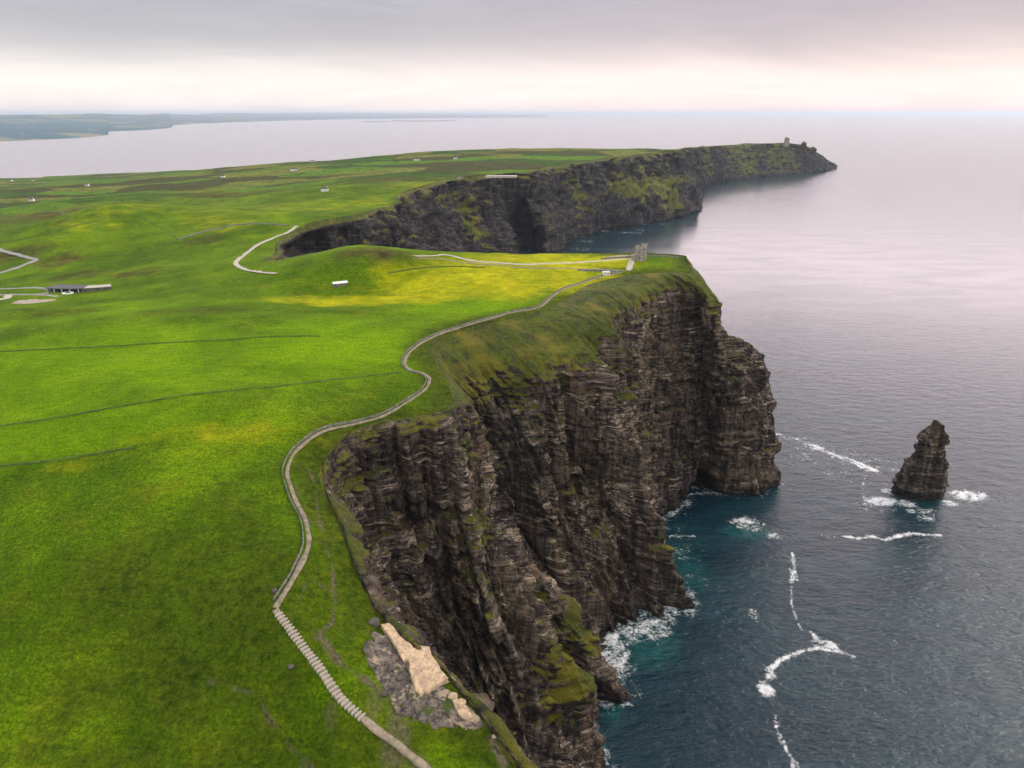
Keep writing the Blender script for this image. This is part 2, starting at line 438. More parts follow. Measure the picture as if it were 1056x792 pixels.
c_ = t.ramp(t.noise(P, .45, 5, .75), .66, .74, 0, .7)
hh = t.math('ADD', t.math('MULTIPLY', fine, .45), t.math('ADD', t.math('MULTIPLY', tuft, 1.0), t.math('MULTIPLY', mid, 1.6)))
bump(t, b, hh, .9, 1.1)

M_CLIFF, t, b = new_mat('layered shale and sandstone')
P = pos(t); geo = t.new('ShaderNodeNewGeometry')
sp = t.new('ShaderNodeSeparateXYZ'); t.link(geo.outputs['Normal'], sp.inputs[0])
gc, big, mid, fine, tuft = grass_colour(t, P)
spos = t.new('ShaderNodeSeparateXYZ'); t.link(P, spos.inputs[0])
strat = t.noise(t.mapv(P, (.03, .03, .42)), 1.0, 6, .7, .5)
fleck = t.noise(t.mapv(P, (.22, .22, .75)), 1.0, 6, .72, .2)
streak = t.noise(t.mapv(P, (.28, .28, .022)), 1.0, 5, .65, .4)
blot = t.noise(P, .02, 4, .6, .5); grit = t.noise(P, 1.3, 5, .75)
rc = t.mix(t.ramp(streak, .35, .65), (.009, .008, .009), (.140, .108, .084))
rc = t.mix(t.ramp(t.noise(P, .013, 4, .6, .6), .42, .62, 0, .5), rc, t.mix(t.ramp(streak, .35, .65), (.045, .035, .020), (.26, .20, .125)))
rc = t.mix(t.ramp(strat, .52, .66, 0, .8), rc, (.105, .082, .062))
rc = t.mix(t.ramp(strat, .45, .30, 0, .75), rc, (.010, .009, .012))
lt = t.math('MULTIPLY', t.ramp(fleck, .53, .60), t.ramp(t.math('ADD', t.math('MULTIPLY', blot, 1.2), t.math('MULTIPLY', strat, .5)), .80, .98))
lt = t.math('MULTIPLY', lt, t.attr('flecky'))
rc = t.mix(lt, rc, t.mix(t.ramp(grit, .35, .65), (.28, .22, .16), (.62, .52, .41)))  # pale flecks: tan stone, with lit ledge tops put into the colour
rust = t.math('MULTIPLY', t.ramp(t.noise(P, .035, 4, .6, .8), .56, .72), t.ramp(streak, .4, .6))
rc = t.mix(t.math('MULTIPLY', rust, .7), rc, (.15, .075, .028))
rc = t.mix(t.ramp(grit, .3, .7), t.mix(1.0, rc, (.5, .5, .52), 'MULTIPLY'), t.mix(1.0, rc, (1.45, 1.42, 1.4), 'MULTIPLY'))
ledge = t.noise(t.mapv(P, (.018, .018, .55), (.03, .02, 0)), 1.0, 3, .6, .08)
ll = t.math('MULTIPLY', t.math('MULTIPLY', t.ramp(ledge, .56, .60), t.ramp(ledge, .67, .62)), t.ramp(t.noise(P, .05, 4, .7), .42, .6))
rc = t.mix(t.math('MULTIPLY', ll, .85), rc, (.46, .37, .26))  # tan bed lines, with light caught on ledge tops put into the colour
rc = t.mix(t.math('MULTIPLY', t.math('MULTIPLY', t.ramp(ledge, .44, .41), t.ramp(ledge, .34, .38)), .8), rc, (.008, .007, .008))
rc = t.mix(t.ramp(t.attr('flecky'), .3, 1), t.mix(1.0, rc, (.30, .34, .46), 'MULTIPLY'), rc)  # far rock darkened and given a blue distance tone in its colour
rc = t.mix(t.ramp(t.noise(t.mapv(P, (.10, .10, .008)), 1.0, 4, .6, .3), .38, .56), t.mix(1.0, rc, (.42, .42, .46), 'MULTIPLY'), t.mix(1.0, rc, (1.15, 1.15, 1.15), 'MULTIPLY'))
# moss and turf: on the slope under the rim, on ledges, in damp streaks
gm = t.math('ADD', t.math('ADD', t.math('MULTIPLY', t.attr('turf'), .95), t.ramp(spos.outputs[2], 70, 190, -.12, .16)), t.math('MULTIPLY', t.math('SUBTRACT', sp.outputs[2], .42), .85))
gm = t.math('ADD', gm, t.math('MULTIPLY', t.math('SUBTRACT', t.noise(P, .04, 6, .7, .4), .5), 2.5))
gm = t.math('ADD', gm, t.math('MULTIPLY', t.math('SUBTRACT', fleck, .5), .8))
gmask = t.ramp(gm, .30, .52)
gmask = t.math('MULTIPLY', gmask, t.ramp(spos.outputs[2], 8, 30))
moss = t.mix(t.ramp(t.noise(P, .09, 5, .65), .35, .65), (.040, .055, .004), (.125, .125, .010))
moss = t.mix(t.ramp(t.math('SUBTRACT', gm, t.math('MULTIPLY', grit, .3)), .45, .8), moss, t.mix(1.0, gc, (.85, .62, .8), 'MULTIPLY'))
moss = t.mix(t.ramp(t.noise(t.mapv(P, (.16, .16, .09)), 1.0, 6, .72, .4), .49, .62, 0, .85), moss, (.030, .030, .010))
moss = t.mix(t.ramp(t.noise(P, .03, 5, .65), .5, .68, 0, .75), moss, (.19, .165, .012))
cc = t.mix(gmask, rc, moss)
damp = t.ramp(spos.outputs[2], 9, 1)
cc = t.mix(t.math('MULTIPLY', damp, .8), cc, (.008, .009, .010))
cc = t.mix(t.math('MULTIPLY', t.attr('cave'), .95), cc, (.006, .006, .008))  # shade inside the caves put into the rock colour
t.link(cc, b.inputs['Base Color']); b.inputs['Roughness'].default_value = .85; b.inputs['Specular IOR Level'].default_value = .25
hh = t.math('ADD', t.math('MULTIPLY', strat, 1.6), t.math('ADD', t.math('MULTIPLY', fleck, 1.5), t.math('ADD', t.math('MULTIPLY', streak, 2.0), t.math('MULTIPLY', grit, .5))))
bump(t, b, hh, 1.0, 1.5)

M_SEA, t, b = new_mat('sea water')
P = pos(t)
w1 = t.noise(t.mapv(P, (.05, .11, 1), (0, 0, -.5)), 1.0, 3, .5, .3)
w2 = t.noise(t.mapv(P, (.22, .38, 1), (0, 0, -.35)), 1.0, 5, .65, .4)
w3 = t.noise(t.mapv(P, (.006, .02, 1), (0, 0, -.15)), 1.0, 4, .5, .5)
fo = t.attr('foam')
f0 = t.noise(P, .03, 4, .7, .8); f1 = t.noise(P, .16, 6, .75, .8); f2 = t.noise(P, .55, 5, .7, .5)
fm = t.math('ADD', t.math('ADD', t.math('MULTIPLY', fo, .92), t.math('MULTIPLY', t.math('SUBTRACT', f0, .5), .9)), t.math('ADD', t.math('MULTIPLY', t.math('SUBTRACT', f1, .5), 2.2), t.math('MULTIPLY', t.math('SUBTRACT', f2, .5), 1.3)))
foam = t.math('MULTIPLY', t.ramp(fm, .42, 1.05, 0, .92), t.ramp(fo, .02, .15))
wc = t.mix(t.ramp(w3, .35, .65), (.004, .022, .032), (.007, .034, .045))
wc = t.mix(t.ramp(t.math('ADD', t.attr('shoal'), t.math('MULTIPLY', t.math('SUBTRACT', f1, .5), .9)), .2, .9), wc, (.010, .09, .085))
wc = t.mix(foam, wc, (.80, .82, .82))
t.link(wc, b.inputs['Base Color'])
t.link(t.math('ADD', t.math('MULTIPLY', foam, .55), t.math('ADD', t.ramp(t.attr('swell'), .1, 1, .16, .06), t.ramp(w3, .3, .7, .0, .06))), b.inputs['Roughness'])
b.inputs['IOR'].default_value = 1.34; b.inputs['Specular IOR Level'].default_value = .5
hh = t.math('ADD', t.math('MULTIPLY', w1, 1.5), t.math('ADD', t.math('MULTIPLY', w2, .75), t.math('MULTIPLY', foam, .4)))
bump(t, b, t.math('MULTIPLY', hh, t.attr('swell')), .9, 1.3)


def flat_mat(name, col, rough=.8, var=.25, scale=2.0, col2=None, bmp=.15, metallic=0.0):
    m, t, b = new_mat(name)
    P = t.new('ShaderNodeTexCoord').outputs['Object']
    n = t.noise(P, scale, 6, .65)
    c2_ = col2 if col2 else tuple(v * (1 - var) for v in col)
    t.link(t.mix(t.ramp(n, .35, .65), c2_, col), b.inputs['Base Color'])
    b.inputs['Roughness'].default_value = rough; b.inputs['Metallic'].default_value = metallic
    bump(t, b, n, .5, bmp); return m


M_STONE = flat_mat('tower limestone', (.36, .32, .27), .9, col2=(.16, .14, .12), scale=.9)
M_DARKROCK = flat_mat('dark boulder', (.13, .11, .09), .95, col2=(.05, .045, .04), scale=.6, bmp=.4)
M_WHITE = flat_mat('white wall paint', (.78, .77, .74), .7, .1)
M_SLATE = flat_mat('slate roof', (.08, .085, .095), .8, .3)
M_GLASS = flat_mat('dark window glass', (.02, .025, .03), .15, .2)
M_TIMBER = flat_mat('grey timber', (.30, .26, .21), .9, .4)
M_PATH = flat_mat('gravel path', (.29, .24, .165), .95, col2=(.15, .125, .085), scale=.5)
M_FLAG = flat_mat('pale flagstones', (.50, .45, .37), .9, col2=(.30, .27, .22), scale=1.2)
M_STEP = flat_mat('flagstone step', (.38, .34, .265), .9, col2=(.34, .31, .27), scale=1.5)
M_TAN = flat_mat('bare sandstone', (.62, .45, .27), .95, col2=(.34, .25, .165), scale=.5, bmp=.6)
t = NT(M_TAN.node_tree); b = t.n['Principled BSDF']; P = t.new('ShaderNodeTexCoord').outputs['Object']
src = b.inputs['Base Color'].links[0].from_socket
vc = t.new('ShaderNodeTexVoronoi', feature='DISTANCE_TO_EDGE'); t.link(t.mapv(P, (.35, .28, .6), (0, 0, .5)), vc.inputs['Vector'])
cr_ = t.math('MAXIMUM', t.ramp(vc.outputs['Distance'], .035, .01), t.ramp(t.noise(P, .7, 4, .7), .62, .68))
t.link(t.mix(t.math('MULTIPLY', cr_, .8), src, (.09, .07, .05)), b.inputs['Base Color'])
M_SHELF, t, b = new_mat('broken shale'); P = t.new('ShaderNodeTexCoord').outputs['Object']
n_ = t.noise(P, .5, 6, .75); c = t.mix(t.ramp(n_, .38, .6), (.035, .03, .026), (.19, .155, .12))
c = t.mix(t.ramp(t.noise(P, .13, 5, .7), .52, .60, 0, .85), c, (.42, .32, .22)); c = t.mix(t.ramp(t.noise(P, .17, 5, .7, .5), .60, .52), c, c)
c = t.mix(t.ramp(t.noise(t.mapv(P, (1, 1, 1), (0, 0, 0), (40, 9, 0)), .16, 5, .7), .55, .62), c, (.05, .075, .008))
t.link(c, b.inputs['Base Color']); b.inputs['Roughness'].default_value = .95; bump(t, b, n_, 1.0, .9)
M_HEDGE = flat_mat('turf bank', (.075, .13, .006), .95, col2=(.035, .065, .004), scale=.15, bmp=.5)
M_WALL = flat_mat('dry stone', (.20, .19, .17), .95, col2=(.07, .07, .06), scale=.6, bmp=.4)
M_ROAD = flat_mat('asphalt road', (.28, .26, .25), .9, col2=(.2, .19, .18), scale=.2)


# ------------------------------------------------------------------ tagging
def tag(o, label=None, cat=None, group=None, kind=None):
    if label: o['label'] = label
    if cat: o['category'] = cat
    if group: o['group'] = group
    if kind: o['kind'] = kind
    return o


def empty(name, loc, rz=0.0):
    o = bpy.data.objects.new(name, None); C.objects.link(o); o.location = loc; o.rotation_euler = (0, 0, rz); return o


class MB:
    def __init__(s): s.v = []; s.f = []
    def poly(s, pts, z0, z1):
        """prism over a polygon, z0/z1 scalars or per-vertex lists"""
        n = len(pts); k = len(s.v)
        a = z0 if hasattr(z0, '__len__') else [z0] * n; c = z1 if hasattr(z1, '__len__') else [z1] * n
        s.v += [(p[0], p[1], a[i]) for i, p in enumerate(pts)] + [(p[0], p[1], c[i]) for i, p in enumerate(pts)]
        s.f.append(tuple(k + n + i for i in range(n))); s.f.append(tuple(k + i for i in reversed(range(n))))
        s.f += [(k + i, k + (i + 1) % n, k + n + (i + 1) % n, k + n + i) for i in range(n)]; return s
    def box(s, cx, cy, z0, sx, sy, sz):
        return s.poly([(cx - sx / 2, cy - sy / 2), (cx + sx / 2, cy - sy / 2), (cx + sx / 2, cy + sy / 2), (cx - sx / 2, cy + sy / 2)], z0, z0 + sz)
    def ring(s, cx, cy, profile, seg=28):
        """lathe: profile = [(r, z), ...]"""
        k = len(s.v)
        for r, z in profile:
            s.v += [(cx + r * math.cos(2 * math.pi * i / seg), cy + r * math.sin(2 * math.pi * i / seg), z) for i in range(seg)]
        for j in range(len(profile) - 1):
            s.f += [(k + j * seg + i, k + j * seg + (i + 1) % seg, k + (j + 1) * seg + (i + 1) % seg, k + (j + 1) * seg + i) for i in range(seg)]
        s.f.append(tuple(k + (len(profile) - 1) * seg + i for i in range(seg))); s.f.append(tuple(k + i for i in reversed(range(seg))))
        return s
    def build(s, name, mat, parent=None, smooth=False):
        me = bpy.data.meshes.new(name); me.from_pydata(s.v, [], s.f); me.materials.append(mat)
        if smooth:
            for p in me.polygons: p.use_smooth = True
        o = bpy.data.objects.new(name, me); C.objects.link(o)
        if parent: o.parent = parent
        return o


# ------------------------------------------------------------------ cliffs
def disp_normal(G):
    ds = np.gradient(G, axis=1); dt = np.gradient(G, axis=0)
    n = -np.cross(ds, dt); n[..., 2] *= .35
    # smooth along the coast to keep neighbouring columns from crossing
    k = 7; pad = np.pad(n, ((0, 0), (k, k), (0, 0)), 'edge')
    n = sum(pad[:, i:i + n.shape[1]] for i in range(2 * k + 1))
    return n / (np.linalg.norm(n, axis=2, keepdims=True) + 1e-9)


def beds(z, seed, thick):
    """saw-tooth ledges: each bed stands out at its top and is cut back below"""
    q = z / thick; i = np.floor(q); f = q - i
    return (hsh(i, i * 0, i * 0, seed) * 1.2 - .4) * np.clip(f * 5, 0, 1) * np.clip((1 - f) * 8, 0, 1)


def rough_cliff(G, t, s, k=1.0, seed=1, clefts=None, turf_end=None):
    N = disp_normal(G); x, y, z = G[..., 0], G[..., 1], G[..., 2]
    T = t[:, None] + 0 * x; Sg = s[None, :] + 0 * x
    rock = sstep(.55, 1.15, T)            # 0 on the turf slope, 1 on the face
    warp_ = fbm(x / 40 / k, y / 40 / k, z / 60 / k, 3, seed + 3)
    u = Sg + warp_ * 10 * k
    def ridge(wl, sd, zl):
        v = fbm(u / wl / k, z / zl / k, sd * 3.3, 3, seed + sd)
        return 1 - 2.2 * np.abs(v)
    d = rock * (ridge(40, 11, 320) * 6.5 + ridge(17, 12, 90) * 2.4 + ridge(6.5, 13, 40) * .35) * k
    # jointed blocks: every block of every bed sits a little forward or back
    for bw, bh, ba, sd in ((9, 15, 3.2, 51), (4.5, 6, 2.0, 52), (2.4, 2.4, 1.0, 53)):
        zi = np.floor((z / k + 2 * fbm(x / 50, y / 50, 0, 2, sd)) / bh); ui = np.floor((u / k + hsh(zi, zi * 0, zi * 0, sd) * bw) / bw)
        d += rock * (hsh(ui, zi, zi * 0, sd + 1) - .5) * 2 * ba * k
    # joints cut sharply back
    j = vnoise(u / 11 / k, z / 90 / k, 4.4, seed + 21); d -= rock * 5.0 * k * sstep(.14, 0, np.abs(j))
    zz = z + 3 * fbm(x / 60 / k, y / 60 / k, 0, 2, seed + 30) + x * .02
    lat = .55 + .45 * fbm(x / 20 / k, y / 20 / k, z / 12 / k, 3, seed + 31)
    d += rock * lat * (beds(zz, seed + 5, 9.5 * k) * 3.4 + beds(zz, seed + 6, 3.9 * k) * 2.0 + (beds(zz, seed + 7, 1.9 * k) * 1.1 if k == 1 else 0)) * k
    d += fbm(x / 6 / k, y / 6 / k, z / 4 / k, 4, seed + 40) * (1.6 * rock + .55 * sstep(0, .3, T)) * k
    d += (1 - rock) * sstep(0.02, .5, T) * (ridge(13, 15, 300) * 1.9 + fbm(x / 25, y / 25, z / 25, 3, seed + 8) * 2.5) * k
    G0 = G
    d -= rock * 4.5 * k
    for (p_, wd, dp, t0, t1) in (clefts or []):
        c0 = np.argmin(np.hypot(G0[:, :, 0] - p_[0], G0[:, :, 1] - p_[1]) + np.abs(G0[:, :, 2] - p_[2])) % G0.shape[1]
        off = (Sg - s[c0]) + fbm(z / 30, 0 * z, wd, 3, 99) * wd * .8
        d -= dp * sstep(1, 0, np.abs(off) / wd) * sstep(t0, t0 + .35, T) * sstep(t1, t1 - .5, T)
    G = G0 + N * d[..., None]
    te = 1.05 if turf_end is None else np.interp(s, *turf_end)[None, :]
    turf = np.clip(1.35 - T / te, 0, 1)
    return G, turf, d


def cliff_object(G, t, s, name, k, seed, cave=None, extra=None, clefts=None, turf_end=None):
    r0 = G[0].copy()
    G2, turf, d = rough_cliff(G.copy(), t, s, k, seed, clefts, turf_end)
    G2[0] = r0; G2[0, :, 2] += .03
    inl = r0 - np.gradient(r0, axis=0)[:, [1, 0, 2]] * np.array([1, -1, 0]) / (np.linalg.norm(np.gradient(r0, axis=0)[:, :2], axis=1)[:, None] + 1e-9) * 4 * k
    inl[:, 2] = height(inl[:, 0], inl[:, 1]) - .22 * k
    G2 = np.concatenate([inl[None], G2], 0); turf = np.concatenate([turf[:1], turf], 0)
    V = G2.reshape(-1, 3)
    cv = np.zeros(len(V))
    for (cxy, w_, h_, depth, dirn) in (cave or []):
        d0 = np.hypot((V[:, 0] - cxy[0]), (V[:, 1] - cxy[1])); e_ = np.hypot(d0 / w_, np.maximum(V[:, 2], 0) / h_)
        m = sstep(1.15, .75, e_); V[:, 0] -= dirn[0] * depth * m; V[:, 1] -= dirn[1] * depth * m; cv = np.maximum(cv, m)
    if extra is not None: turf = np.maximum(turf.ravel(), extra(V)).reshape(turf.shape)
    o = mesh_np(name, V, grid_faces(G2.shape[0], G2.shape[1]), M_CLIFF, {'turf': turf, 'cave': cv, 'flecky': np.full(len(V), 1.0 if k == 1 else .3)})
    return tag(o, kind='structure'), G2


def green(V, spots):
    r = np.zeros(len(V))
    for (c_, rad, a_) in spots:
        r = np.maximum(r, a_ * sstep(1.3, .4, np.sqrt(((V - np.array(c_))**2).sum(1)) / rad))
    return r


def s_at(x, y): return sn[np.argmin(np.hypot(Gn[0, :, 0] - x, Gn[0, :, 1] - y))]


TE = [(0, .5), (s_at(-30, 187), .22), (s_at(-42, 330), .28), (s_at(-33, 370), .7), (s_at(-45, 400), .8), (s_at(0, 490), .85), (s_at(38, 526), .75), (s_at(95, 598), .7), (s_at(134, 603), .75), (s_at(151, 612), 1.0), (sn[-1], 1.1)]
cl_near, GN = cliff_object(Gn, tn, sn, 'cliff', 1.0, 1, turf_end=tuple(zip(*TE)),
    clefts=[((32, 300, 40), 13, -14, 1.9, 4.7), ((48, 346, 32), 11, -13, 2.0, 4.7), ((18, 334, 40), 9, 17, 1.8, 4.7), ((38, 384, 40), 11, 18, 1.6, 4.7), ((104, 426, 40), 8, -13, 1.6, 4.7), ((76, 418, 45), 9, 12, 1.6, 4.7),
            ((-14, 385, 125), 9, 24, .6, 3.4), ((98, 480, 80), 11, 24, 1.0, 4.2), ((86, 505, 140), 10, 16, .8, 4), ((40, 438, 110), 6, 9, .8, 3.8), ((-34, 312, 120), 5, 8, .9, 3.4), ((-50, 275, 120), 7, 9, .9, 3.2), ((-44, 308, 120), 4, 7, .8, 3.6), ((30, 425, 100), 6, 8, 1.2, 4),
            ((62, 447, 120), 7, -11, .8, 3.8), ((80, 452, 110), 8, -10, .6, 4.4), ((-22, 322, 110), 8, -8, .5, 3), ((120, 560, 100), 6, 8, .8, 4), ((160, 570, 100), 6, 6, 1, 3.6), ((15, 408, 90), 6, -6, 1, 4)],
    cave=[((172, 588), 17, 22, 14, (.2, -1))],
    extra=lambda V: green(V, [((26, 306, 46), 26, .85), ((42, 352, 40), 20, .85), ((2, 345, 58), 20, .8), ((100, 432, 45), 16, .5)]))
fa = at(668, 196, 95)
cl_far, GF = cliff_object(Gf, tf, sf, 'cliff', 3.0, 7, turf_end=([0, sf[-1]], [.45, .6]),
    clefts=[(at(545, 230, 80), 22, 40, .5, 4.6), (at(500, 215, 100), 24, -22, .4, 4.4), (at(470, 210, 110), 22, 22, .4, 4), (at(585, 210, 90), 18, 24, .4, 4.2), (at(565, 215, 90), 20, -24, .4, 4.4),
            (at(735, 170, 80), 40, 55, .4, 4.2), (at(765, 165, 80), 30, -30, .4, 4), (at(640, 190, 130), 20, 26, .2, 2.5), (at(420, 215, 130), 25, 30, .3, 4), (at(350, 245, 150), 14, 14, .2, 4), (at(785, 165, 80), 30, 30, .4, 4)],
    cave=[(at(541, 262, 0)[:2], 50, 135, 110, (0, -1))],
    extra=lambda V: green(V, [((at(650, 197, 95)), 90, .8), (at(690, 192, 100), 110, .85), (at(600, 200, 110), 60, .6), (at(485, 225, 110), 70, .7), (at(760, 163, 100), 180, .6), (at(800, 162, 90), 220, .55), (at(835, 165, 80), 150, .5), (at(725, 166, 110), 120, .6)]))

gl_ = catmull(np.array([(-34, 292, 50), (-18, 284, 44), (-6, 274, 37), (6, 266, 32), (20, 252, 21), (40, 236, 7), (62, 224, -8)], float), np.linspace(0, 6, 90))
tg = np.gradient(gl_, axis=0); tg /= np.linalg.norm(tg[:, :2], axis=1)[:, None]; vv = np.linspace(-1, 1, 40)[:, None]
gx = gl_[:, 0] - tg[:, 1] * vv * 17; gy = gl_[:, 1] + tg[:, 0] * vv * 17
gz = gl_[:, 2] + vv**2 * 9 - 2.5 + fbm(gx / 6, gy / 6, 0, 4, 70) * 3.5 + fbm(gx / 1.7, gy / 1.7, 0, 2, 71)
tag(mesh_np('scree', np.stack([gx, gy, gz], -1).reshape(-1, 3), grid_faces(40, 90)[:, ::-1], M_CLIFF, {'turf': np.full(3600, .15), 'cave': np.zeros(3600), 'flecky': np.ones(3600)}), kind='structure')

# ------------------------------------------------------------------ land sheet
def px_of(x, y, z):
    dz = z - CAM_H; cp, sp_ = math.cos(PITCH), math.sin(PITCH)
    dep = y * cp - dz * sp_; up = y * sp_ + dz * cp
    return 528 + F_PX * x / dep, 396 - F_PX * up / dep


az = np.radians(np.concatenate([np.arange(-62, -37, .4), np.arange(-37, 20, .125), np.arange(20, 30.1, .3)]))
rr = [95.0]
while rr[-1] < 7600: rr.append(rr[-1] * (1.0036 if rr[-1] < 900 else 1.0052))
rr = np.array(rr)
R, A = np.meshgrid(rr, az, indexing='ij'); X_ = R * np.sin(A); Y_ = R * np.cos(A)
nr, nc = X_.shape
ins = inside(X_.ravel(), Y_.ravel(), outline).reshape(nr, nc)
fc = grid_faces(nr, nc); insf = ins.ravel()
keep = insf[fc].any(1); fc = fc[keep]
snap = np.zeros(nr * nc, bool); snap[fc.ravel()] = True; snap &= ~insf
x1, y1 = X_.ravel(), Y_.ravel()
_, bx, by = seg_dist(x1[snap], y1[snap], rim, want_pt=True)
x1[snap] = bx; y1[snap] = by
z1 = height(x1, y1)
used = np.zeros(nr * nc, bool); used[fc.ravel()] = True
idx = np.cumsum(used) - 1; fc = idx[fc]; x1, y1, z1 = x1[used], y1[used], z1[used]
U_, V_ = px_of(x1, y1, z1)
rad = np.hypot(x1, y1)


def ell(cx, cy, rx, ry, rot=0.0):
    """soft spot given where it lies on the land"""
    p0 = at(cx, cy, 185); p1 = at(cx + rx, cy, 185); p2 = at(cx, cy - ry, 185)
    a_ = abs(p1[0] - p0[0]); b_ = abs(p2[1] - p0[1]); dx = x1 - p0[0]; dy = y1 - p0[1]
    c_, s_ = math.cos(rot), math.sin(rot); q = ((dx * c_ + dy * s_) / a_)**2 + ((-dx * s_ + dy * c_) / b_)**2
    return np.clip(1.15 - q * .65, 0, 1)


def spots(l):
    r = np.zeros(len(x1))
    for e_ in l: r = np.maximum(r, ell(*e_[:5] if len(e_) > 4 else e_))
    return r


def lines(l, near=True):
    """l: [(width, [(u,v,z)...])] worn strips"""
    r = np.zeros(len(x1))
    for wd, pts in l:
        q = np.array([at(*p) for p in pts]); lo = q.min(0) - 20; hi = q.max(0) + 20
        m = (x1 > lo[0]) & (x1 < hi[0]) & (y1 > lo[1]) & (y1 < hi[1])
        if m.any(): r[m] = np.maximum(r[m], np.clip(1.25 - seg_dist(x1[m], y1[m], q) / wd * .6, 0, 1) * np.clip(.8 + .9 * fbm(x1[m] / 7, y1[m] / 7, 0, 3, 88), .1, 1))
    return r


lx, ly = x1, y1
drim = np.full(len(x1), 99.0); m_ = (rad < 800)
drim[m_] = seg_dist(x1[m_], y1[m_], Gn[0, ::4])
attrs = {
    'farm': sstep(1250, 1900, rad),
    'lush': spots([(90, 385, 230, 40), (330, 370, 120, 30), (60, 440, 150, 20), (420, 280, 90, 8), (70, 322, 160, 12), (600, 276, 45, 5), (480, 325, 60, 10)]),
    'gold': spots([(530, 298, 105, 16), (490, 305, 110, 13), (400, 316, 110, 7), (570, 288, 85, 9)]) * .95 + .33 * spots([(180, 222, 70, 7), (95, 235, 40, 8), (330, 212, 120, 8), (230, 455, 110, 9), (120, 470, 100, 6), (240, 232, 60, 8), (440, 195, 60, 6)]),
    'rough': np.maximum(np.clip(1.25 - drim / 20, 0, 1.0), spots([(40, 780, 420, 170), (330, 740, 140, 110), (200, 590, 260, 90), (200, 330, 60, 8), (30, 320, 90, 9), (200, 700, 200, 90)]) * .76),  # olive rough grass along the rim; broad darker spots towards the near left
    'heath': spots([(385, 290, 45, 6), (140, 271, 30, 5), (75, 268, 28, 5), (90, 205, 60, 4), (30, 207, 60, 5), (240, 195, 70, 3), (60, 255, 22, 6), (410, 187, 60, 3), (20, 250, 30, 5), (210, 245, 24, 3)]) * .7,
    'dirt': np.maximum(lines([(.8, [(318, 480, 184), (325, 500, 183), (328, 530, 181), (335, 560, 179), (342, 580, 177), (346, 610, 174), (342, 640, 172), (325, 665, 169)]),
                    (.7, [(300, 490, 185), (316, 520, 183), (326, 560, 180)]),
                    (.5, [(346, 610, 174), (318, 600, 176), (300, 640, 175)]),
                    (1.5, [(330, 660, 169), (350, 690, 165), (375, 705, 162), (410, 735, 159), (400, 760, 157)]),
                    (1.4, [(395, 755, 157), (440, 735, 158), (470, 730, 157), (500, 755, 153), (520, 790, 151)]),
                    (1.0, [(410, 765, 156), (440, 792, 154), (470, 830, 150)]),
                    (.9, [(215, 695, 165), (262, 715, 163), (285, 745, 160), (320, 785, 154)])]),
                    spots([(400, 680, 18, 36), (425, 712, 26, 24), (300, 690, 8, 8), (335, 665, 10, 12), (450, 730, 40, 16), (380, 660, 12, 22)]) * .75),
    'pale': np.maximum(spots([(470, 738, 14, 9), (500, 755, 14, 8), (30, 300, 25, 3.5), (480, 722, 8, 8), (640, 283.5, 14, 1.6), (690, 266.8, 20, 1.2)]) * .8,
                       lines([(.9, [(383, 745, 160), (440, 742, 157)])]) * .0),
    'wet': lines([(0.5, [(222, 697, 165), (262, 712, 163), (270, 730, 161), (300, 762, 157), (318, 785, 154)])]) * .95,
}
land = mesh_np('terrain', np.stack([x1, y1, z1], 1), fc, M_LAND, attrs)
tag(land, kind='structure')


# ------------------------------------------------------------------ sea
ra = np.concatenate([np.geomspace(60, 230, 20, endpoint=False), np.arange(230, 760, 1.5), np.geomspace(760, 3200, 150, endpoint=False), np.geomspace(3200, 140000, 90)])
aa = np.radians(np.concatenate([np.arange(-70, -1, 1.5), np.arange(-1, 40, .14), np.arange(40, 70, 1.5)]))
R, A = np.meshgrid(ra, aa, indexing='ij'); sx, sy = (R * np.sin(A)).ravel(), (R * np.cos(A)).ravel()
foam = np.zeros(len(sx)); shoal = np.zeros(len(sx))
def strip(pts, wd, a_=1.0, arr=None):
    global foam
    q = np.array([at(u, v, 0) for u, v in pts]); lo = q.min(0) - 40; hi = q.max(0) + 40
    m = (sx > lo[0]) & (sx < hi[0]) & (sy > lo[1]) & (sy < hi[1])
    if m.any(): foam[m] = np.maximum(foam[m], a_ * np.clip(1.15 - seg_dist(sx[m], sy[m], q) / wd * .75, 0, 1)**1.3)
def blob(u, v, ru, rv, a_=1.0, arr=None):
    arr = foam if arr is None else arr
    p0 = at(u, v, 0); a1 = at(u + ru, v, 0)[0] - p0[0]; b1 = at(u, v - rv, 0)[1] - p0[1]
    q = ((sx - p0[0]) / a1)**2 + ((sy - p0[1]) / b1)**2
    arr[:] = np.maximum(arr, a_ * np.clip(1.2 - q * .8, 0, 1))
strip([(790, 445), (815, 451), (835, 458), (860, 468), (885, 477), (905, 486)], 6.5, .78)
strip([(835, 461), (862, 470), (890, 482)], 4, .85)
strip([(880, 478), (920, 484), (935, 487)], 5, .6)
strip([(893, 487), (889, 503), (892, 519)], 2.5, .7)
strip([(880, 478), (905, 474), (930, 478)], 3, .5)
blob(910, 517, 20, 6, 1.0); blob(922, 507, 14, 5, .9); blob(1000, 511, 22, 7, .98); blob(935, 519, 12, 5, .9); blob(980, 519, 10, 4, .9)
blob(950, 527, 18, 5, .55)
strip([(870, 553), (885, 555), (900, 553), (912, 557), (925, 553), (940, 550), (950, 551), (970, 552)], 3.2, .95)
blob(955, 534, 12, 6, .5)
strip([(817, 570), (819, 585), (816, 600)], 2.6, .95)
strip([(816, 600), (816, 622), (822, 640), (828, 652)], 1.6, .72)
blob(777, 634, 7, 8, .6); blob(818, 592, 4, 9, .8)
strip([(836, 652), (845, 662), (858, 662), (866, 672), (880, 677)], 2.6, .95); blob(856, 665, 10, 5, .95)
strip([(866, 673), (845, 668), (825, 672), (805, 680), (797, 688), (792, 700)], 2.8, 1.0)
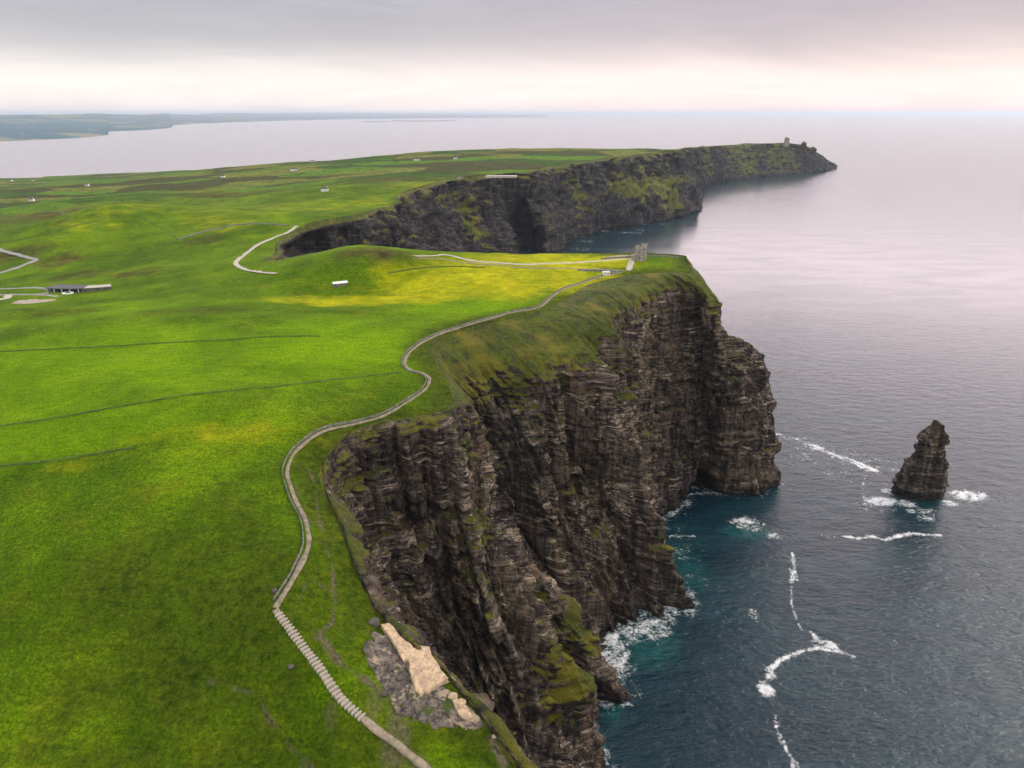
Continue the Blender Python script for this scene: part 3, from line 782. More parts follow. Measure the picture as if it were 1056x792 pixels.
blob(790, 711, 9, 10, 1.05); strip([(792, 690), (797, 698)], 3.2, 1.0)
strip([(800, 738), (800, 750), (806, 762), (812, 775), (818, 785), (818, 800)], 2.2, .9)
blob(806, 764, 5, 7, .8); blob(820, 788, 6, 6, .6)
blob(770, 540, 24, 9, .62); blob(768, 537, 10, 4, .9); blob(800, 553, 10, 4, .75); blob(855, 553, 12, 4, .4)
blob(730, 600, 8, 6, .5); blob(711, 594, 6, 3, .5); blob(672, 648, 22, 16, .72); blob(632, 672, 24, 34, .78); blob(620, 700, 12, 34, .8)
blob(650, 650, 22, 14, .7); blob(605, 770, 10, 20, .8); blob(604, 790, 8, 24, .8); blob(612, 742, 6, 10, .6)
strip([(688, 552), (706, 553), (716, 553)], 3, .7); strip([(690, 516), (715, 509), (740, 508)], 4, .75); blob(690, 570, 14, 9, .55); blob(700, 530, 20, 4, .35)
strip([(618, 757), (596, 748)], 2.5, .5); blob(693, 628, 8, 6, .7); blob(700, 566, 14, 4, .4); blob(848, 552, 5, 5, .5)
blob(850, 470, 60, 14, .42); blob(880, 488, 40, 14, .4); blob(920, 495, 30, 16, .38); blob(815, 456, 30, 8, .42); blob(1010, 516, 26, 9, .45); blob(905, 522, 34, 8, .42)
blob(840, 668, 44, 12, .33); blob(640, 650, 50, 24, .36); blob(690, 560, 30, 30, .3)
# far bay surf
for q in [(598, 243, 9, 2.0, .42), (605, 249, 12, 2, .42), (640, 233, 6, 2.4, .42), (661, 237, 9, 1.2, .42), (683, 231, 3.5, 3, .42), (620, 238, 10, 1.5, .6), (600, 257, 12, 2, .42), (650, 240, 20, 1.2, .55), (605, 262, 8, 1.5, .7), (838, 177.5, 10, .7, .8), (720, 196, 3, 2, .5)]:
    blob(*q)
# white water where the swell meets the foot of the cliffs
foot = GN[-1][::6]; m = (sx > -10) & (sx < 300) & (sy > 230) & (sy < 760)
dfo = seg_dist(sx[m], sy[m], foot)
foam[m] = np.maximum(foam[m], np.clip(.78 - dfo / 16, 0, .62) * (.45 + .75 * (fbm(sx[m] / 35, sy[m] / 35, 0, 2, 77) * .5 + .5)))
for q in [(770, 548, 34, 10, .6), (655, 660, 60, 36, .55), (700, 585, 36, 34, .5), (625, 700, 22, 50, .6), (606, 770, 22, 40, .7), (700, 620, 60, 40, .25), (700, 540, 30, 16, .35), (650, 700, 60, 60, .22), (700, 560, 60, 20, .3)]:
    blob(*q, arr=shoal)
sea = mesh_np('sea', np.stack([sx, sy, 0 * sx], 1), grid_faces(len(ra), len(aa)), M_SEA, {'foam': foam, 'shoal': shoal, 'swell': 1 - .88 * sstep(350, 1900, np.hypot(sx, sy))})
tag(sea, kind='structure')


# ------------------------------------------------------------------ far shore of the bay
def shore(name, pts, hmax, mat, seed):
    """pts: waterline (u, v) left to right; the land rises behind it"""
    q = np.array([at(u, v, 0)[:2] for u, v in pts]); T = np.linspace(0, len(q) - 1, 260)
    L = catmull(q, T); rows = 46; V = []
    for j in range(rows):
        f = (j / (rows - 1))**1.6
        P_ = L * (1 + f * (1.5 if hmax > 60 else .06))
        r_ = np.hypot(P_[:, 0], P_[:, 1])
        ends = np.clip(np.minimum(T, T[-1] - T) * 1.4, 0, 1) if hmax < 60 else np.clip((T[-1] - T) * .9, 0, 1)
        hz = hmax * ends * (f**.8) * (.45 + .55 * (fbm(P_[:, 0] / 7000, P_[:, 1] / 7000, 0, 4, seed) + 1) / 1.2) * (1 - sstep(.8, 1, f) * .9)
        hz = hz + (4 * fbm(P_[:, 0] / 900, P_[:, 1] / 900, 0, 3, seed + 1) if j else -6) + (5 if j else 0)
        V.append(np.stack([P_[:, 0], P_[:, 1], np.where(ends > 0, hz, -8)], 1))
    o = mesh_np(name, np.array(V).reshape(-1, 3), grid_faces(rows, 260), mat)
    return tag(o, kind='structure')


M_HAZE_FARLAND, t, b = new_mat('haze-tinted farmland')
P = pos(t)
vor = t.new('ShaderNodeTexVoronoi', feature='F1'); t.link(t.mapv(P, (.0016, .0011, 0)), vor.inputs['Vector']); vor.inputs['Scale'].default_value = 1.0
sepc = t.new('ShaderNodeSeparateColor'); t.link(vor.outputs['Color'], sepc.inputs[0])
c = t.mix(sepc.outputs[0], (.002, .055, .095), (.010, .10, .11))  # teal-blue of the haze put into the field colours
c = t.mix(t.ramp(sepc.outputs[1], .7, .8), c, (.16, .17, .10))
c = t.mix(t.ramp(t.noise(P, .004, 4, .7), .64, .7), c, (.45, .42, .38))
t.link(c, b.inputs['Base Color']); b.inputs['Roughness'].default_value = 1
shore('hills', [(-260, 147.5), (-120, 147), (0, 145.5), (40, 144), (88, 141.5), (112, 138.5), (92, 136.5), (150, 134), (178, 131.5), (170, 129.5), (230, 126.5), (300, 124.2), (380, 122.6), (470, 121.6), (565, 120.9)], 370, M_HAZE_FARLAND, 61)
shore('hills', [(372, 125.6), (384, 126.2), (400, 125.6)], 26, M_HAZE_FARLAND, 66)
shore('hills', [(404, 124.6), (425, 125.4), (450, 125.2), (470, 124.3)], 26, M_HAZE_FARLAND, 68)


# ------------------------------------------------------------------ paths and walls draped on the land
def smooth_px(pts, zguess, step):
    """picture points -> points on the land"""
    q = []
    for p in pts:
        z = zguess
        for _ in range(12):
            x, y, _z = at(p[0], p[1], z); z = .5 * z + .5 * float(height(np.array([x]), np.array([y]))[0])
        q.append((x, y))
    q = np.array(q); T = np.linspace(0, len(q) - 1, len(q) * 24); L = catmull(q, T)
    d = np.concatenate([[0], np.cumsum(np.hypot(*np.diff(L, axis=0).T))]); n = max(3, int(d[-1] / step))
    s_ = np.linspace(0, d[-1], n)
    return np.stack([np.interp(s_, d, L[:, 0]), np.interp(s_, d, L[:, 1])], 1)


def ribbon(name, L, width, mat, lift=.12, wob=.55, thick=.5, top=None):
    tan = np.gradient(L, axis=0); tan /= np.linalg.norm(tan, axis=1)[:, None] + 1e-9; nrm = np.stack([-tan[:, 1], tan[:, 0]], 1)
    wv = width / 2 * (1 + wob * fbm(L[:, 0] / 5, L[:, 1] / 5, 0, 3, 91))[:, None]
    prof = [(-1.02, -thick), (-1, 0), (-.5, .0), (0, .0), (.5, .0), (1, 0), (1.02, -thick)] if top is None else top
    V = []
    hl = np.maximum.reduce([height(*(L + nrm * wv * k).T) for k in (-1, -.5, 0, .5, 1)])
    for a_, dz in prof:
        Q = L + nrm * wv * a_
        V.append(np.stack([Q[:, 0], Q[:, 1], (hl if top is None else height(L[:, 0], L[:, 1])) + lift + dz], 1))
    V = np.array(V)
    return mesh_np(name, V.reshape(-1, 3), grid_faces(len(prof), len(L))[:, ::-1], mat, smooth=top is None)


cliff_path = smooth_px([(641, 281), (622, 285), (604, 291), (588, 296), (572, 304), (556, 317), (525, 323), (490, 333), (460, 342), (434, 354), (421, 365), (417, 375), (424, 382), (436, 385),
                        (443, 391), (438, 402), (418, 416), (393, 430), (349, 441), (321, 452), (303, 468), (296, 487), (303, 512), (315, 537), (318, 563), (305, 592), (284, 627)], 185, 1.0)
tag(ribbon('footpath', cliff_path, 1.75, M_PATH), kind='structure')
tg = np.gradient(cliff_path, axis=0); tg /= np.linalg.norm(tg, axis=1)[:, None]
side = cliff_path - np.stack([-tg[:, 1], tg[:, 0]], 1) * (1.75 + .25 * fbm(cliff_path[:, 0] / 9, cliff_path[:, 1] / 9, 0, 3, 12)[:, None])
tag(ribbon('flagstone_fence', side[2:-2], .38, M_WALL, lift=0, wob=.5, top=[(-1, -.4), (-.9, .85), (0, 1.0), (.9, .85), (1, -.4)]), 'thin fence of upright flagstones following the winding cliff path on its land side', 'fence')
for pts, wd, zg, mt in [
    ([(284, 629), (300, 650), (330, 690), (352, 722), (388, 753), (412, 770), (445, 797), (480, 830)], 2.1, 165, M_PATH),
    ([(427, 264.5), (445, 264), (462, 263), (478, 267), (500, 270.5), (530, 272.5), (560, 272), (590, 271), (625, 268.5), (652, 267)], 4.0, 200, M_FLAG),
    ([(652, 267), (650, 273), (648, 279)], 4.5, 200, M_FLAG),
    ([(425, 267), (460, 268), (500, 273), (540, 276), (590, 277), (625, 278), (645, 279.5)], 2.4, 200, M_PATH),
    ([(306, 233), (296, 240), (285, 244), (265, 253), (252, 263), (243, 271), (250, 277), (268, 281), (285, 282.5)], 4.5, 187, M_FLAG),
    ([(-20, 255), (10, 261), (25, 265), (37, 268), (25, 273), (8, 279), (-20, 288)], 6.5, 168, M_ROAD),
    ([(-20, 299), (10, 297.5), (40, 297), (52, 299), (45, 303), (0, 304), (-30, 303)], 5.0, 175, M_ROAD),
    ([(-30, 312), (5, 308), (8, 304)], 6.0, 174, M_FLAG),
    ([(35, 304), (60, 306)], 4.0, 176, M_ROAD)]:
    tag(ribbon('path', smooth_px(pts, zg, 1.5), wd, mt), kind='structure')
# tower forecourt
BANK = [(-1.0, -.5), (-.6, .35), (-.3, .6), (.1, .65), (.4, .5), (.7, .25), (1.0, -.5)]
WALL = [(-1, -.5), (-.9, 1.1), (.0, 1.2), (.9, 1.1), (1, -.5)]
for pts, wd, zg, prof, mt, nm, lab, cat in [
    ([(-10, 441), (40, 434), (120, 420), (260, 401), (340, 392), (412, 384)], 1.9, 188, BANK, M_HEDGE, 'field_bank', 'long dark turf bank crossing the whole bright green field to the path bend', 'field bank'),
    ([(-10, 363), (60, 360), (120, 357), (230, 351), (330, 347)], 1.6, 188, BANK, M_HEDGE, 'field_bank', 'thin dark turf bank in the upper green field below the car park', 'field bank'),
    ([(-10, 482), (60, 474), (140, 462)], 1.8, 182, BANK, M_HEDGE, 'field_bank', 'faint short turf bank at left edge, lowest of the field banks', 'field bank'),
    ([(400, 280), (430, 277), (460, 275), (500, 276)], 2.2, 200, BANK, M_HEDGE, 'field_bank', 'dark turf bank round the green knoll behind the yellow field', 'field bank'),
    ([(43, 243), (94, 229), (136, 222.5), (159, 231), (184, 247)], 3.0, 180, BANK, M_HEDGE, 'field_bank', 'dark bank curving over the crown of the rounded green hill', 'field bank'),
    ([(-10, 252), (10, 249), (43, 243)], 3.0, 165, BANK, M_HEDGE, 'field_bank', 'dark bank in the low meadow left of the rounded green hill', 'field bank'),
    ([(94, 266), (128, 261), (160, 255), (184, 247)], 3.0, 175, BANK, M_HEDGE, 'field_bank', 'dark bank along the near foot of the rounded green hill', 'field bank'),
    ([(184, 247), (215, 238), (244, 232), (270, 231), (298, 233)], 2.6, 183, WALL, M_WALL, 'stone_wall', 'pale stone wall running from the round hill to the hairpin cliff path', 'stone wall'),
    ([(40, 216), (58, 214), (66, 222), (72, 229)], 3.2, 165, BANK, M_HEDGE, 'field_bank', 'dark hooked bank in the small field beyond the rounded hill', 'field bank'),
    ([(620, 267.4), (640, 265.8), (672, 264.5), (690, 265), (700, 266.5)], 1.4, 203, WALL, M_WALL, 'stone_wall', 'low dark stone wall on the cliff edge behind the round tower', 'stone wall'),
    ([(596, 279), (625, 280), (640, 280.5)], 1.6, 199, WALL, M_WALL, 'stone_wall', 'low dark stone wall between yellow field and tower lawn', 'stone wall')]:
    o = ribbon(nm, smooth_px(pts, zg, 2.0), wd, mt, lift=0, top=prof); tag(o, lab, cat, 'field banks and walls on the headland')


# ------------------------------------------------------------------ stone stair of the cliff path
def ground(x, y): return float(height(np.array([x]), np.array([y]))[0])


stair = smooth_px([(286, 632), (300, 650), (330, 690), (352, 722), (378, 745)], 165, .25)
p0 = stair[0]; st = empty('stairway', (p0[0], p0[1], ground(*p0)))
tag(st, 'long straight flight of pale stone steps going down beside the near cliff', 'stairs')
for i in range(4, len(stair) - 4, 5):
    a_, b_ = stair[i - 2], stair[i + 2]; d = (b_ - a_) / np.hypot(*(b_ - a_)); n_ = np.array([-d[1], d[0]]); c_ = stair[i]
    w2_, l2 = 1.35 + random.uniform(-.1, .15), .27; zt = max(ground(*(c_ + n_ * k)) for k in (-1.2, 0, 1.2)) - p0.dtype.type(ground(*p0)) + .3
    m = MB(); m.poly([tuple(c_ - p0 + n_ * s1 * w2_ + d * s2 * l2) for s1, s2 in ((1, 1), (-1, 1), (-1, -1), (1, -1))][::-1], zt - .8, zt)
    o = m.build('step', M_STEP, st)
    if sum(1 for ch in st.children) >= 99: break


# ------------------------------------------------------------------ rocks
def rock_loft(name, cx, cy, rings, mat, nz=90, seg=96, seed=0, strata=3.0, amp=1.0, lab=None, cat=None, group=None, z0=0.0):
    """rings: (z, x_left, x_right, depth_front, depth_back)"""
    Rg = np.array(rings, float); zs = np.linspace(Rg[0, 0], Rg[-1, 0], nz)
    it = np.stack([np.interp(zs, Rg[:, 0], Rg[:, k]) for k in range(1, 5)], 1)
    th = np.linspace(0, 2 * math.pi, seg, endpoint=False); c_, s_ = np.cos(th), np.sin(th)
    sq = (np.abs(c_)**3 + np.abs(s_)**3)**(-1 / 3)
    mx = (it[:, 0] + it[:, 1])[:, None] / 2; hx = (it[:, 1] - it[:, 0])[:, None] / 2
    my = (it[:, 3] - it[:, 2])[:, None] / 2; hy = (it[:, 3] + it[:, 2])[:, None] / 2
    x = mx + hx * (c_ * sq)[None]; y = my + hy * (s_ * sq)[None]; z = zs[:, None] + 0 * x
    d = amp * (fbm(x / 7 / amp + seed, y / 7 / amp, z / 14 / amp, 4, seed) * 2.6 + fbm(x / 2.2, y / 2.2, z / 1.6, 3, seed + 4) * .7)
    d += amp * (beds(z, seed + 9, strata) * 2.2 + beds(z, seed + 10, strata * .45) * 1.3 - 1.0) * (.6 + .4 * fbm(x / 9, y / 9, z / 5, 2, seed + 3))
    zi = np.floor((z + fbm(x / 9, y / 9, 0, 2, seed + 12)) / 3.4 / amp); ti = np.floor(th[None] * 3.2 + hsh(zi, zi * 0, zi * 0, seed + 2) * 3)
    d += amp * (hsh(ti, zi, zi * 0, seed + 13) - .5) * 2.4
    d *= np.minimum(1, (zs[-1] - zs) / 3 + .35)[:, None]
    x = x + d * c_[None]; y = y + d * s_[None]; z = z + fbm(x / 5, y / 5, z / 5, 2, seed + 6) * .4 * amp
    V = np.stack([x, y, z], -1).reshape(-1, 3); F = grid_faces(nz, seg)
    i = np.arange(nz - 1) * seg; F = np.vstack([F, np.stack([i + seg - 1, i, i + seg, i + 2 * seg - 1], 1)])
    k = len(V); V = np.vstack([V, [[V[-seg:, 0].mean(), V[-seg:, 1].mean(), V[-seg:, 2].mean() + .5 * amp]]])
    top = (nz - 1) * seg; j = np.arange(0, seg, 2); cap = np.stack([top + j, top + j + 1, top + (j + 2) % seg, j * 0 + k], 1)
    F = np.vstack([F, cap])
    o = mesh_np(name, V, F, mat, {'turf': np.zeros(len(V)), 'cave': np.zeros(len(V)), 'flecky': np.full(len(V), .85)}); o.location = (cx, cy, z0)
    if lab: tag(o, lab, cat, group)
    return o


b0 = at(957, 519, 0); sk = (b0[1] * math.cos(PITCH) + CAM_H * math.sin(PITCH)) / F_PX     # metres per picture pixel there
prof = [(-4, -31, 31), (0, -29, 30), (4, -26, 29), (6, -25, 27), (9, -25, 26), (22, -25, 26), (32, -24, 27), (36, -23, 27), (38, -17, 24), (46, -15, 20), (52, -14.5, 18), (60, -12, 17), (64, -11, 16), (66, -3, 15), (71, 1, 13), (78, 4, 9)]
hs = .9
rock_loft('sea_stack', b0[0], b0[1] + 16, [(z * hs, l * sk * .86, r * sk * .84, 13 - 6 * max(0, z) / 76, 15 - 7 * max(0, z) / 76) for z, l, r in prof], M_CLIFF, 170, 150, 21, 5.2, 1.35,
          'tall dark layered rock stack standing alone in the sea', 'sea stack')
def slab(pts, th, zoff, lab, seed, tilt=(0, 0), mat=None, name='rock_slab', rough=1.0, cat='rock slab', shift=(0, 0)):
    q = [];
    for u, v in pts:
        u += shift[0]; v += shift[1]; z = 163.0
        for _ in range(10): x, y, _z = at(u, v, z); z = .5 * z + .5 * ground(x, y)
        q.append((x, y, z))
    q = np.array(q); c_ = q.mean(0); zt = c_[2] + zoff
    # refine the outline with chips and build a gently uneven top
    n = 12; E_ = []
    for i in range(len(q)):
        a_, b_ = q[i, :2], q[(i + 1) % len(q), :2]
        for k in range(n):
            E_.append(a_ + (b_ - a_) * k / n)
    E_ = np.array(E_) - c_[:2]
    V = []; F = []
    nE = len(E_)
    for sc_ in (0, .2, .4, .6, .8, .93, 1.0):
        x, y = (E_ * sc_).T; jit = 1 + .09 * fbm((x + seed) / 1.5, y / 1.5, sc_ * 0, 3, seed) * (sc_ > .9)
        z = .14 * rough * fbm(x / 2.4, y / 2.4, seed, 3, seed + 1) + height(x + c_[0], y + c_[1]) + zoff - zt - (.12 if sc_ == 1 else 0)
        V.append(np.stack([x * jit, y * jit, z], 1))
    for j in range(1, 9):
        x, y = (E_).T; o_ = 1 + .10 * fbm((x + seed) / 1.5, y / 1.5, j * .9, 3, seed) + (hsh(np.array([j]), np.array([0]), np.array([0]), seed)[0] - .45) * .08
        V.append(np.stack([x * o_, y * o_, V[6][:, 2] - th * j / 8], 1))
    V = np.array(V); F = grid_faces(len(V), nE); i = np.arange(len(V) - 1) * nE
    F = np.vstack([F, np.stack([i + nE - 1, i, i + nE, i + 2 * nE - 1], 1)])
    o = mesh_np(name, V.reshape(-1, 3), F[:, ::-1], mat or M_TAN, smooth=False); o.location = (c_[0], c_[1], zt)
    return tag(o, lab, cat, 'bare sandstone slabs on the near cliff edge' if name == 'rock_slab' else None)


slab([(386, 652), (398, 656), (408, 672), (424, 684), (440, 700), (462, 712), (484, 730), (500, 748), (488, 754), (468, 748), (448, 752), (430, 742), (412, 738), (402, 722), (392, 704), (382, 688), (374, 672), (378, 660)], 6, .35,
     'broad broken grey and brown shelf of shale under the tan slabs', 15, mat=M_SHELF, name='rock_shelf', rough=5.0, cat='rock shelf')
slab([(388, 650), (399, 648), (407, 647), (410, 652), (413, 660), (417, 669), (424, 678), (419, 686), (411, 688), (404, 674), (395, 660)], 5, 1.5, 'smaller upper tan sandstone slab on the near cliff edge', 5, shift=(5, -3), rough=1.5)
slab([(420, 674), (430, 672), (438, 674), (441, 684), (446, 690), (450, 698), (457, 706), (449, 711), (441, 715), (434, 719), (429, 723), (424, 719), (421, 708), (418, 700), (417, 688)], 5, 1.5, 'larger lower tan sandstone slab on the near cliff edge', 8, shift=(5, -3), rough=1.5)
slab([(466, 722), (474, 724), (482, 731), (488, 741), (482, 745), (474, 740), (470, 732)], 3, .9, 'flat light brown slab, lowest one on the near cliff edge', 11, rough=2)


def boulder(u, v, r, lab, mat, seed, grp='loose blocks around the sandstone slabs'):
    z = 165.0
    for _ in range(10): x, y, _z = at(u, v, z); z = .5 * z + .5 * ground(x, y)
    n1, n2 = 14, 20; V = []
    for i in range(n1 + 1):
        ph = math.pi * i / n1
        for j in range(n2):
            a_ = 2 * math.pi * j / n2; V.append((math.sin(ph) * math.cos(a_), math.sin(ph) * math.sin(a_), math.cos(ph)))
    V = np.array(V); V = np.sign(V) * np.abs(V)**.7; V *= (1 + .28 * fbm(V[:, 0] * 1.3 + seed, V[:, 1] * 1.3, V[:, 2] * 1.3, 3, seed))[:, None]
    V *= np.array([1, .8, .6]) * r
    F = grid_faces(n1 + 1, n2); i = np.arange(n1) * n2; F = np.vstack([F, np.stack([i + n2 - 1, i, i + n2, i + 2 * n2 - 1], 1)])
    o = mesh_np('boulder', V, F[:, ::-1], mat, smooth=False); o.location = (x, y, z + r * .25); o.rotation_euler = (0, 0, seed)
    return tag(o, lab, 'boulder', grp)


for k, q in enumerate([
    (467, 719, 1.5, 'tan block on the cliff rim just below the larger slab', M_TAN), (475, 727, 1.6, 'rounded tan block, lower of the pair on the cliff rim', M_TAN),
    (431, 697, .45, 'small dark stone lying on the middle of the larger slab', M_DARKROCK), (436, 706, .55, 'pale stone with dark underside low on the larger slab', M_TAN),
    (402, 655, .5, 'dark stone on the top of the smaller slab', M_DARKROCK), (428, 668, 1.1, 'brown block wedged on the rim between both slabs', M_DARKROCK),
    (386, 643, 1.8, 'brown broken block at the upper tip of the smaller slab', M_DARKROCK), (412, 700, 1.3, 'grey block against the left side of the larger slab', M_DARKROCK),
    (404, 690, 1.1, 'grey block in the rubble below the smaller slab', M_DARKROCK), (418, 728, 1.2, 'grey block below the lower end of the larger slab', M_DARKROCK),
    (300, 688, 1.0, 'grey rock in the grass left of the stone steps', M_DARKROCK), (283, 610, .9, 'pale rock in the grass above the top of the stairway', M_DARKROCK),
    (396, 716, 1.0, 'brown rock in the worn gully left of the slabs', M_DARKROCK), (510, 760, .8, 'small block at the lowest point of the near cliff rim', M_TAN)]):
    boulder(*q, seed=k + 3)


# ------------------------------------------------------------------ buildings
def spot(u, v, zg):
    q = smooth_px([(u, v), (u + .5, v)], zg, 9)[0]; return float(q[0]), float(q[1]), ground(*q)


def window(m_parent, x, y, z, w_, h_, ny=-1):
    m = MB().box(x, y, z, w_, .25, h_); o = m.build('window', M_STONE, m_parent)
    MB().box(x, y + ny * .14, z + .15, w_ - .3, .1, h_ - .3).build('pane', M_GLASS, o)


x, y, z = spot(660, 268, 203)
z -= .4
tw = empty('round_tower', (x, y, z)); tw.scale = (1.12, 1.12, 1.2); tag(tw, 'grey stone round tower with battlements on the tip of the green headland', 'tower')
MB().ring(0, 0, [(4.5, -1.5), (4.4, 0), (4.05, .4), (4.0, 8.6), (4.35, 8.9), (4.35, 9.5)]).build('wall', M_STONE, tw)
for i in range(10):
    a_ = 2 * math.pi * i / 10; MB().poly([(4.3 * math.cos(a_ + s_ * .17) * k2, 4.3 * math.sin(a_ + s_ * .17) * k2) for s_, k2 in ((-1, 1), (1, 1), (1, .84), (-1, .84))], 9.5, 10.7).build('battlement', M_STONE, tw)
tu = MB().box(2.6, -2.2, 0, 3.4, 3.4, 11.8).build('stair_turret', M_STONE, tw)
for i, j in ((-1, -1), (1, -1), (1, 1), (-1, 1)): MB().box(2.6 + i * 1.3, -2.2 + j * 1.3, 11.8, .85, .85, 1.0).build('battlement', M_STONE, tu)
MB().box(-5.3, -.8, 0, 3.6, 4.4, 3.6).poly([(-7.3, -3.2), (-3.4, -3.2), (-3.4, 1.6), (-7.3, 1.6)], [3.6] * 4, [3.8, 5.0, 5.0, 3.8]).build('porch', M_STONE, tw)
for wx, wz in ((-1.2, 5.6), (-1.2, 2.2)): window(tw, wx, -4.0, wz, 1.0, 1.5)
window(tw, 2.6, -3.95, 7.5, .8, 1.4)
m = MB().box(-5.4, -3.06, 0, 1.1, .16, 2.1).build('door', M_TIMBER, tw)

x, y, z = spot(625, 283.5, 198)
h = empty('hut', (x, y, z), .15); tag(h, 'small white flat roofed hut beside the path below the round tower', 'hut')
MB().box(0, 0, -.5, 5.6, 3.0, 3.0).build('wall', M_WHITE, h); MB().box(0, 0, 2.5, 6.1, 3.5, .28).build('roof', M_WHITE, h)
MB().box(-1.2, -1.53, .3, .9, .08, 2.0).build('door', M_TIMBER, h); window(h, 1.3, -1.5, .9, 1.3, 1.0)

x, y, z = spot(351, 294.5, 190)
h = empty('shed', (x, y, z), .5); tag(h, 'low white roofed shed in the grassy hollow behind the green field', 'shed')
MB().box(0, 0, -1, 11.5, 3.4, 3.2).build('wall', M_WALL, h); MB().poly([(-6.2, -2.1), (6.2, -2.1), (6.2, 2.1), (-6.2, 2.1)], [2.1, 2.1, 2.9, 2.9], [2.35, 2.35, 3.15, 3.15]).build('roof', M_WHITE, h)
MB().box(-2, -1.75, .1, 1.6, .12, 1.9).build('door', M_TIMBER, h)

# visitor centre dug into the hill
x, y, z = spot(88, 298, 178)
v = empty('visitor_centre', (x, y, z), .12); tag(v, 'long low curved building with dark glass front dug into the grassy slope', 'building')
def arc(r0, r1, a0, a1, n=18):
    return [(r0 * math.sin(a0 + (a1 - a0) * i / n), 60 - r0 * math.cos(a0 + (a1 - a0) * i / n)) for i in range(n + 1)] + [(r1 * math.sin(a1 - (a1 - a0) * i / n), 60 - r1 * math.cos(a1 - (a1 - a0) * i / n)) for i in range(n + 1)]
MB().poly(arc(60, 72, -.42, .36), -2, 3.2).build('wall', M_WALL, v)
g_ = MB().poly(arc(72.05, 72.4, -.36, .02), .2, 2.6).build('glazing', M_GLASS, v)
MB().poly(arc(59, 74.5, -.43, .05), 3.2, 3.7).build('canopy', M_SLATE, v)
MB().poly(arc(62, 73, .06, .36), 3.2, 3.6).build('roof', M_FLAG, v)
for a_ in (-.3, -.2, -.1, 0): MB().box(73.6 * math.sin(a_), 60 - 73.6 * math.cos(a_), -.5, .5, .5, 3.8).build('pillar', M_WHITE, v)
x, y, z = spot(70, 302.5, 177)
o = empty('roundabout', (x, y, z)); tag(o, 'white kerbed circular planter in front of the dark glass building', 'planter')
MB().ring(0, 0, [(4.6, -.6), (4.6, .7), (2.7, .7), (2.6, .3)], 32).build('kerb', M_WHITE, o)
MB().ring(0, 0, [(2.55, -.3), (2.3, .55), (1.2, 1.2), (.3, 1.4)], 20).build('shrub', M_HEDGE, o)


def house(u, v, zg, L, Wd, H, rot, lab, mat=M_WHITE):
    x, y, z = spot(u, v, zg); L *= .8; Wd *= .85; h = empty('house', (x, y, z), rot); tag(h, lab, 'house', 'scattered farmhouses')
    wl = MB().box(0, 0, -2, L, Wd, H + 2)
    wl.v += [(-L / 2, -Wd / 2, H), (-L / 2, Wd / 2, H), (-L / 2, 0, H + Wd * .38), (L / 2, -Wd / 2, H), (L / 2, Wd / 2, H), (L / 2, 0, H + Wd * .38)]
    k = len(wl.v) - 6; wl.f += [(k, k + 2, k + 1), (k + 3, k + 4, k + 5)]; wl.build('wall', mat, h)
    rf = MB(); e2 = .5
    rf.v = [(-L / 2 - .4, -Wd / 2 - e2, H - .15), (L / 2 + .4, -Wd / 2 - e2, H - .15), (L / 2 + .4, 0, H + Wd * .38 + .12), (-L / 2 - .4, 0, H + Wd * .38 + .12), (L / 2 + .4, Wd / 2 + e2, H - .15), (-L / 2 - .4, Wd / 2 + e2, H - .15)]
    rf.f = [(0, 1, 2, 3), (3, 2, 4, 5)]; r_ = rf.build('roof', M_SLATE, h)
    MB().box(L * .38, 0, H + Wd * .25, 1, .9, 2.2).build('chimney', mat, r_)
    MB().box(0, -Wd / 2 - .06, 0, 1.1, .1, 2.1).build('door', M_TIMBER, h)
    for s_ in (-.3, .3): window(h, L * s_, -Wd / 2 - .05, 1.0, 1.3, 1.2)


for k, q in enumerate([
    (34, 186.5, 60, 14, 'white farmhouse on the low coastal strip, nearest the left shore'), 
    (33, 207.5, 130, 12, 'lone white farmhouse among dark heath at far left'), (12, 181.8 + 5, 50, 12, 'leftmost white farmhouse by the bay shore'),
(303, 176, 140, 22, 'white farmhouse in the middle of the far green fields'),
    (335, 197, 175, 16, 'white cottage on the far green slope above the hairpin cliff path'), 
    (430, 165.5, 160, 22, 'white farmhouse on the far ridge above the first cliff bay'), (322, 168.8, 115, 18, 'white farmhouse on the skyline of the coast, left of centre'),
    (90, 192, 100, 12, 'white farmhouse in the patchwork above the round hill'), 
    (230, 183, 130, 14, 'white farmhouse on the green strip left of centre'), (470, 164, 165, 18, 'rightmost white farmhouse on the far ridge')]):
    u, v_, zg, L_, lab = q
    house(u, v_, zg, L_, 8, 4.2, random.uniform(-.5, .5), lab)
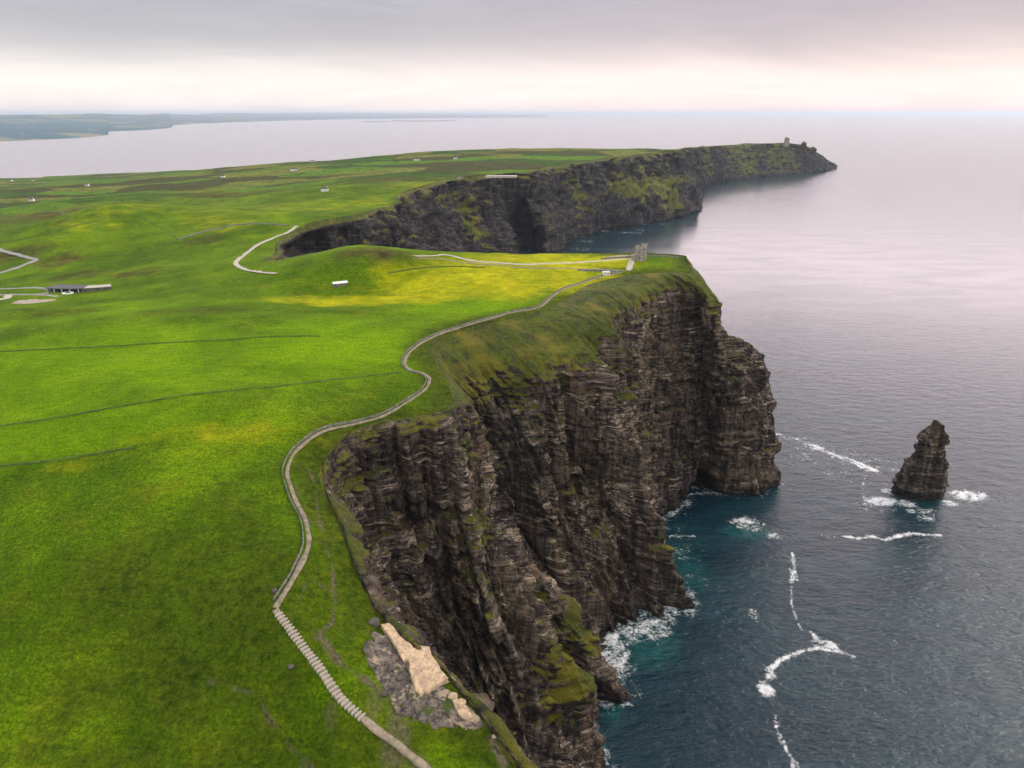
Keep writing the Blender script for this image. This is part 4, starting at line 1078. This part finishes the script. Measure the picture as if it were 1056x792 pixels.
# pale viewing terrace on the second headland
x, y, z = spot(514, 181.5, 189)
p = MB().poly([(-30, -16), (38, -12), (42, 12), (-26, 9)], -3, 1.0).build('forecourt', M_FLAG); p.location = (x, y, z); tag(p, kind='structure')
x, y, z = spot(474, 184, 189)
house(474, 184, 189, 12, 7, 3.5, .2, 'small pale house on the rim of the second cliff, left of the terrace', M_FLAG)

# the ruined signal tower and its outlying rocks on the last headland
x, y, z = spot(811, 149.2, 162)
sg = empty('signal_tower', (x, y, z)); tag(sg, 'tiny dark square ruined tower on the skyline of the farthest headland', 'tower')
MB().box(0, 0, -4, 11, 11, 22).build('wall', M_STONE, sg)
MB().box(-3.2, -3, 18, 4, 4, 3.2).build('battlement', M_STONE, sg)
window(sg, 0, -6.5, 13, 2.4, 3)
for u, v_, r_, hh_, lab in ((820, 149.5, 11, 7, 'low dark crag on the far skyline just right of the tiny tower'), (828.5, 151, 9, 12, 'tallest dark crag on the sloping tip of the farthest headland'), (838, 155.5, 10, 9, 'small crag lowest on the sloping tip of the farthest headland')):
    x, y, z = spot(u, v_, 140)
    rock_loft('crag', x, y, [(-8, -r_, r_, r_, r_), (hh_ * .3, -r_ * .85, r_ * .8, r_ * .8, r_ * .8), (hh_ * .7, -r_ * .5, r_ * .55, r_ * .5, r_ * .5), (hh_, -r_ * .2, r_ * .25, r_ * .2, r_ * .2)], M_CLIFF, 24, 28, int(u), 6, 1.6, lab, 'crag', 'crags on the farthest headland', z)

# ------------------------------------------------------------------ the air
hz = MB().box(0, 70000 - 1500, -161, 290000, 150000, 161 + 420).build('haze', M_WHITE)
hm = bpy.data.materials.new('sea haze'); hm.use_nodes = True; t = NT(hm.node_tree); t.n.clear()
vo = t.new('ShaderNodeVolumePrincipled'); vo.inputs['Color'].default_value = (.74, .88, 1, 1); vo.inputs['Density'].default_value = 2.0e-5; vo.inputs['Anisotropy'].default_value = .55
t.link(vo.outputs[0], t.new('ShaderNodeOutputMaterial').inputs['Volume'])
hz.data.materials.clear(); hz.data.materials.append(hm); tag(hz, kind='stuff')
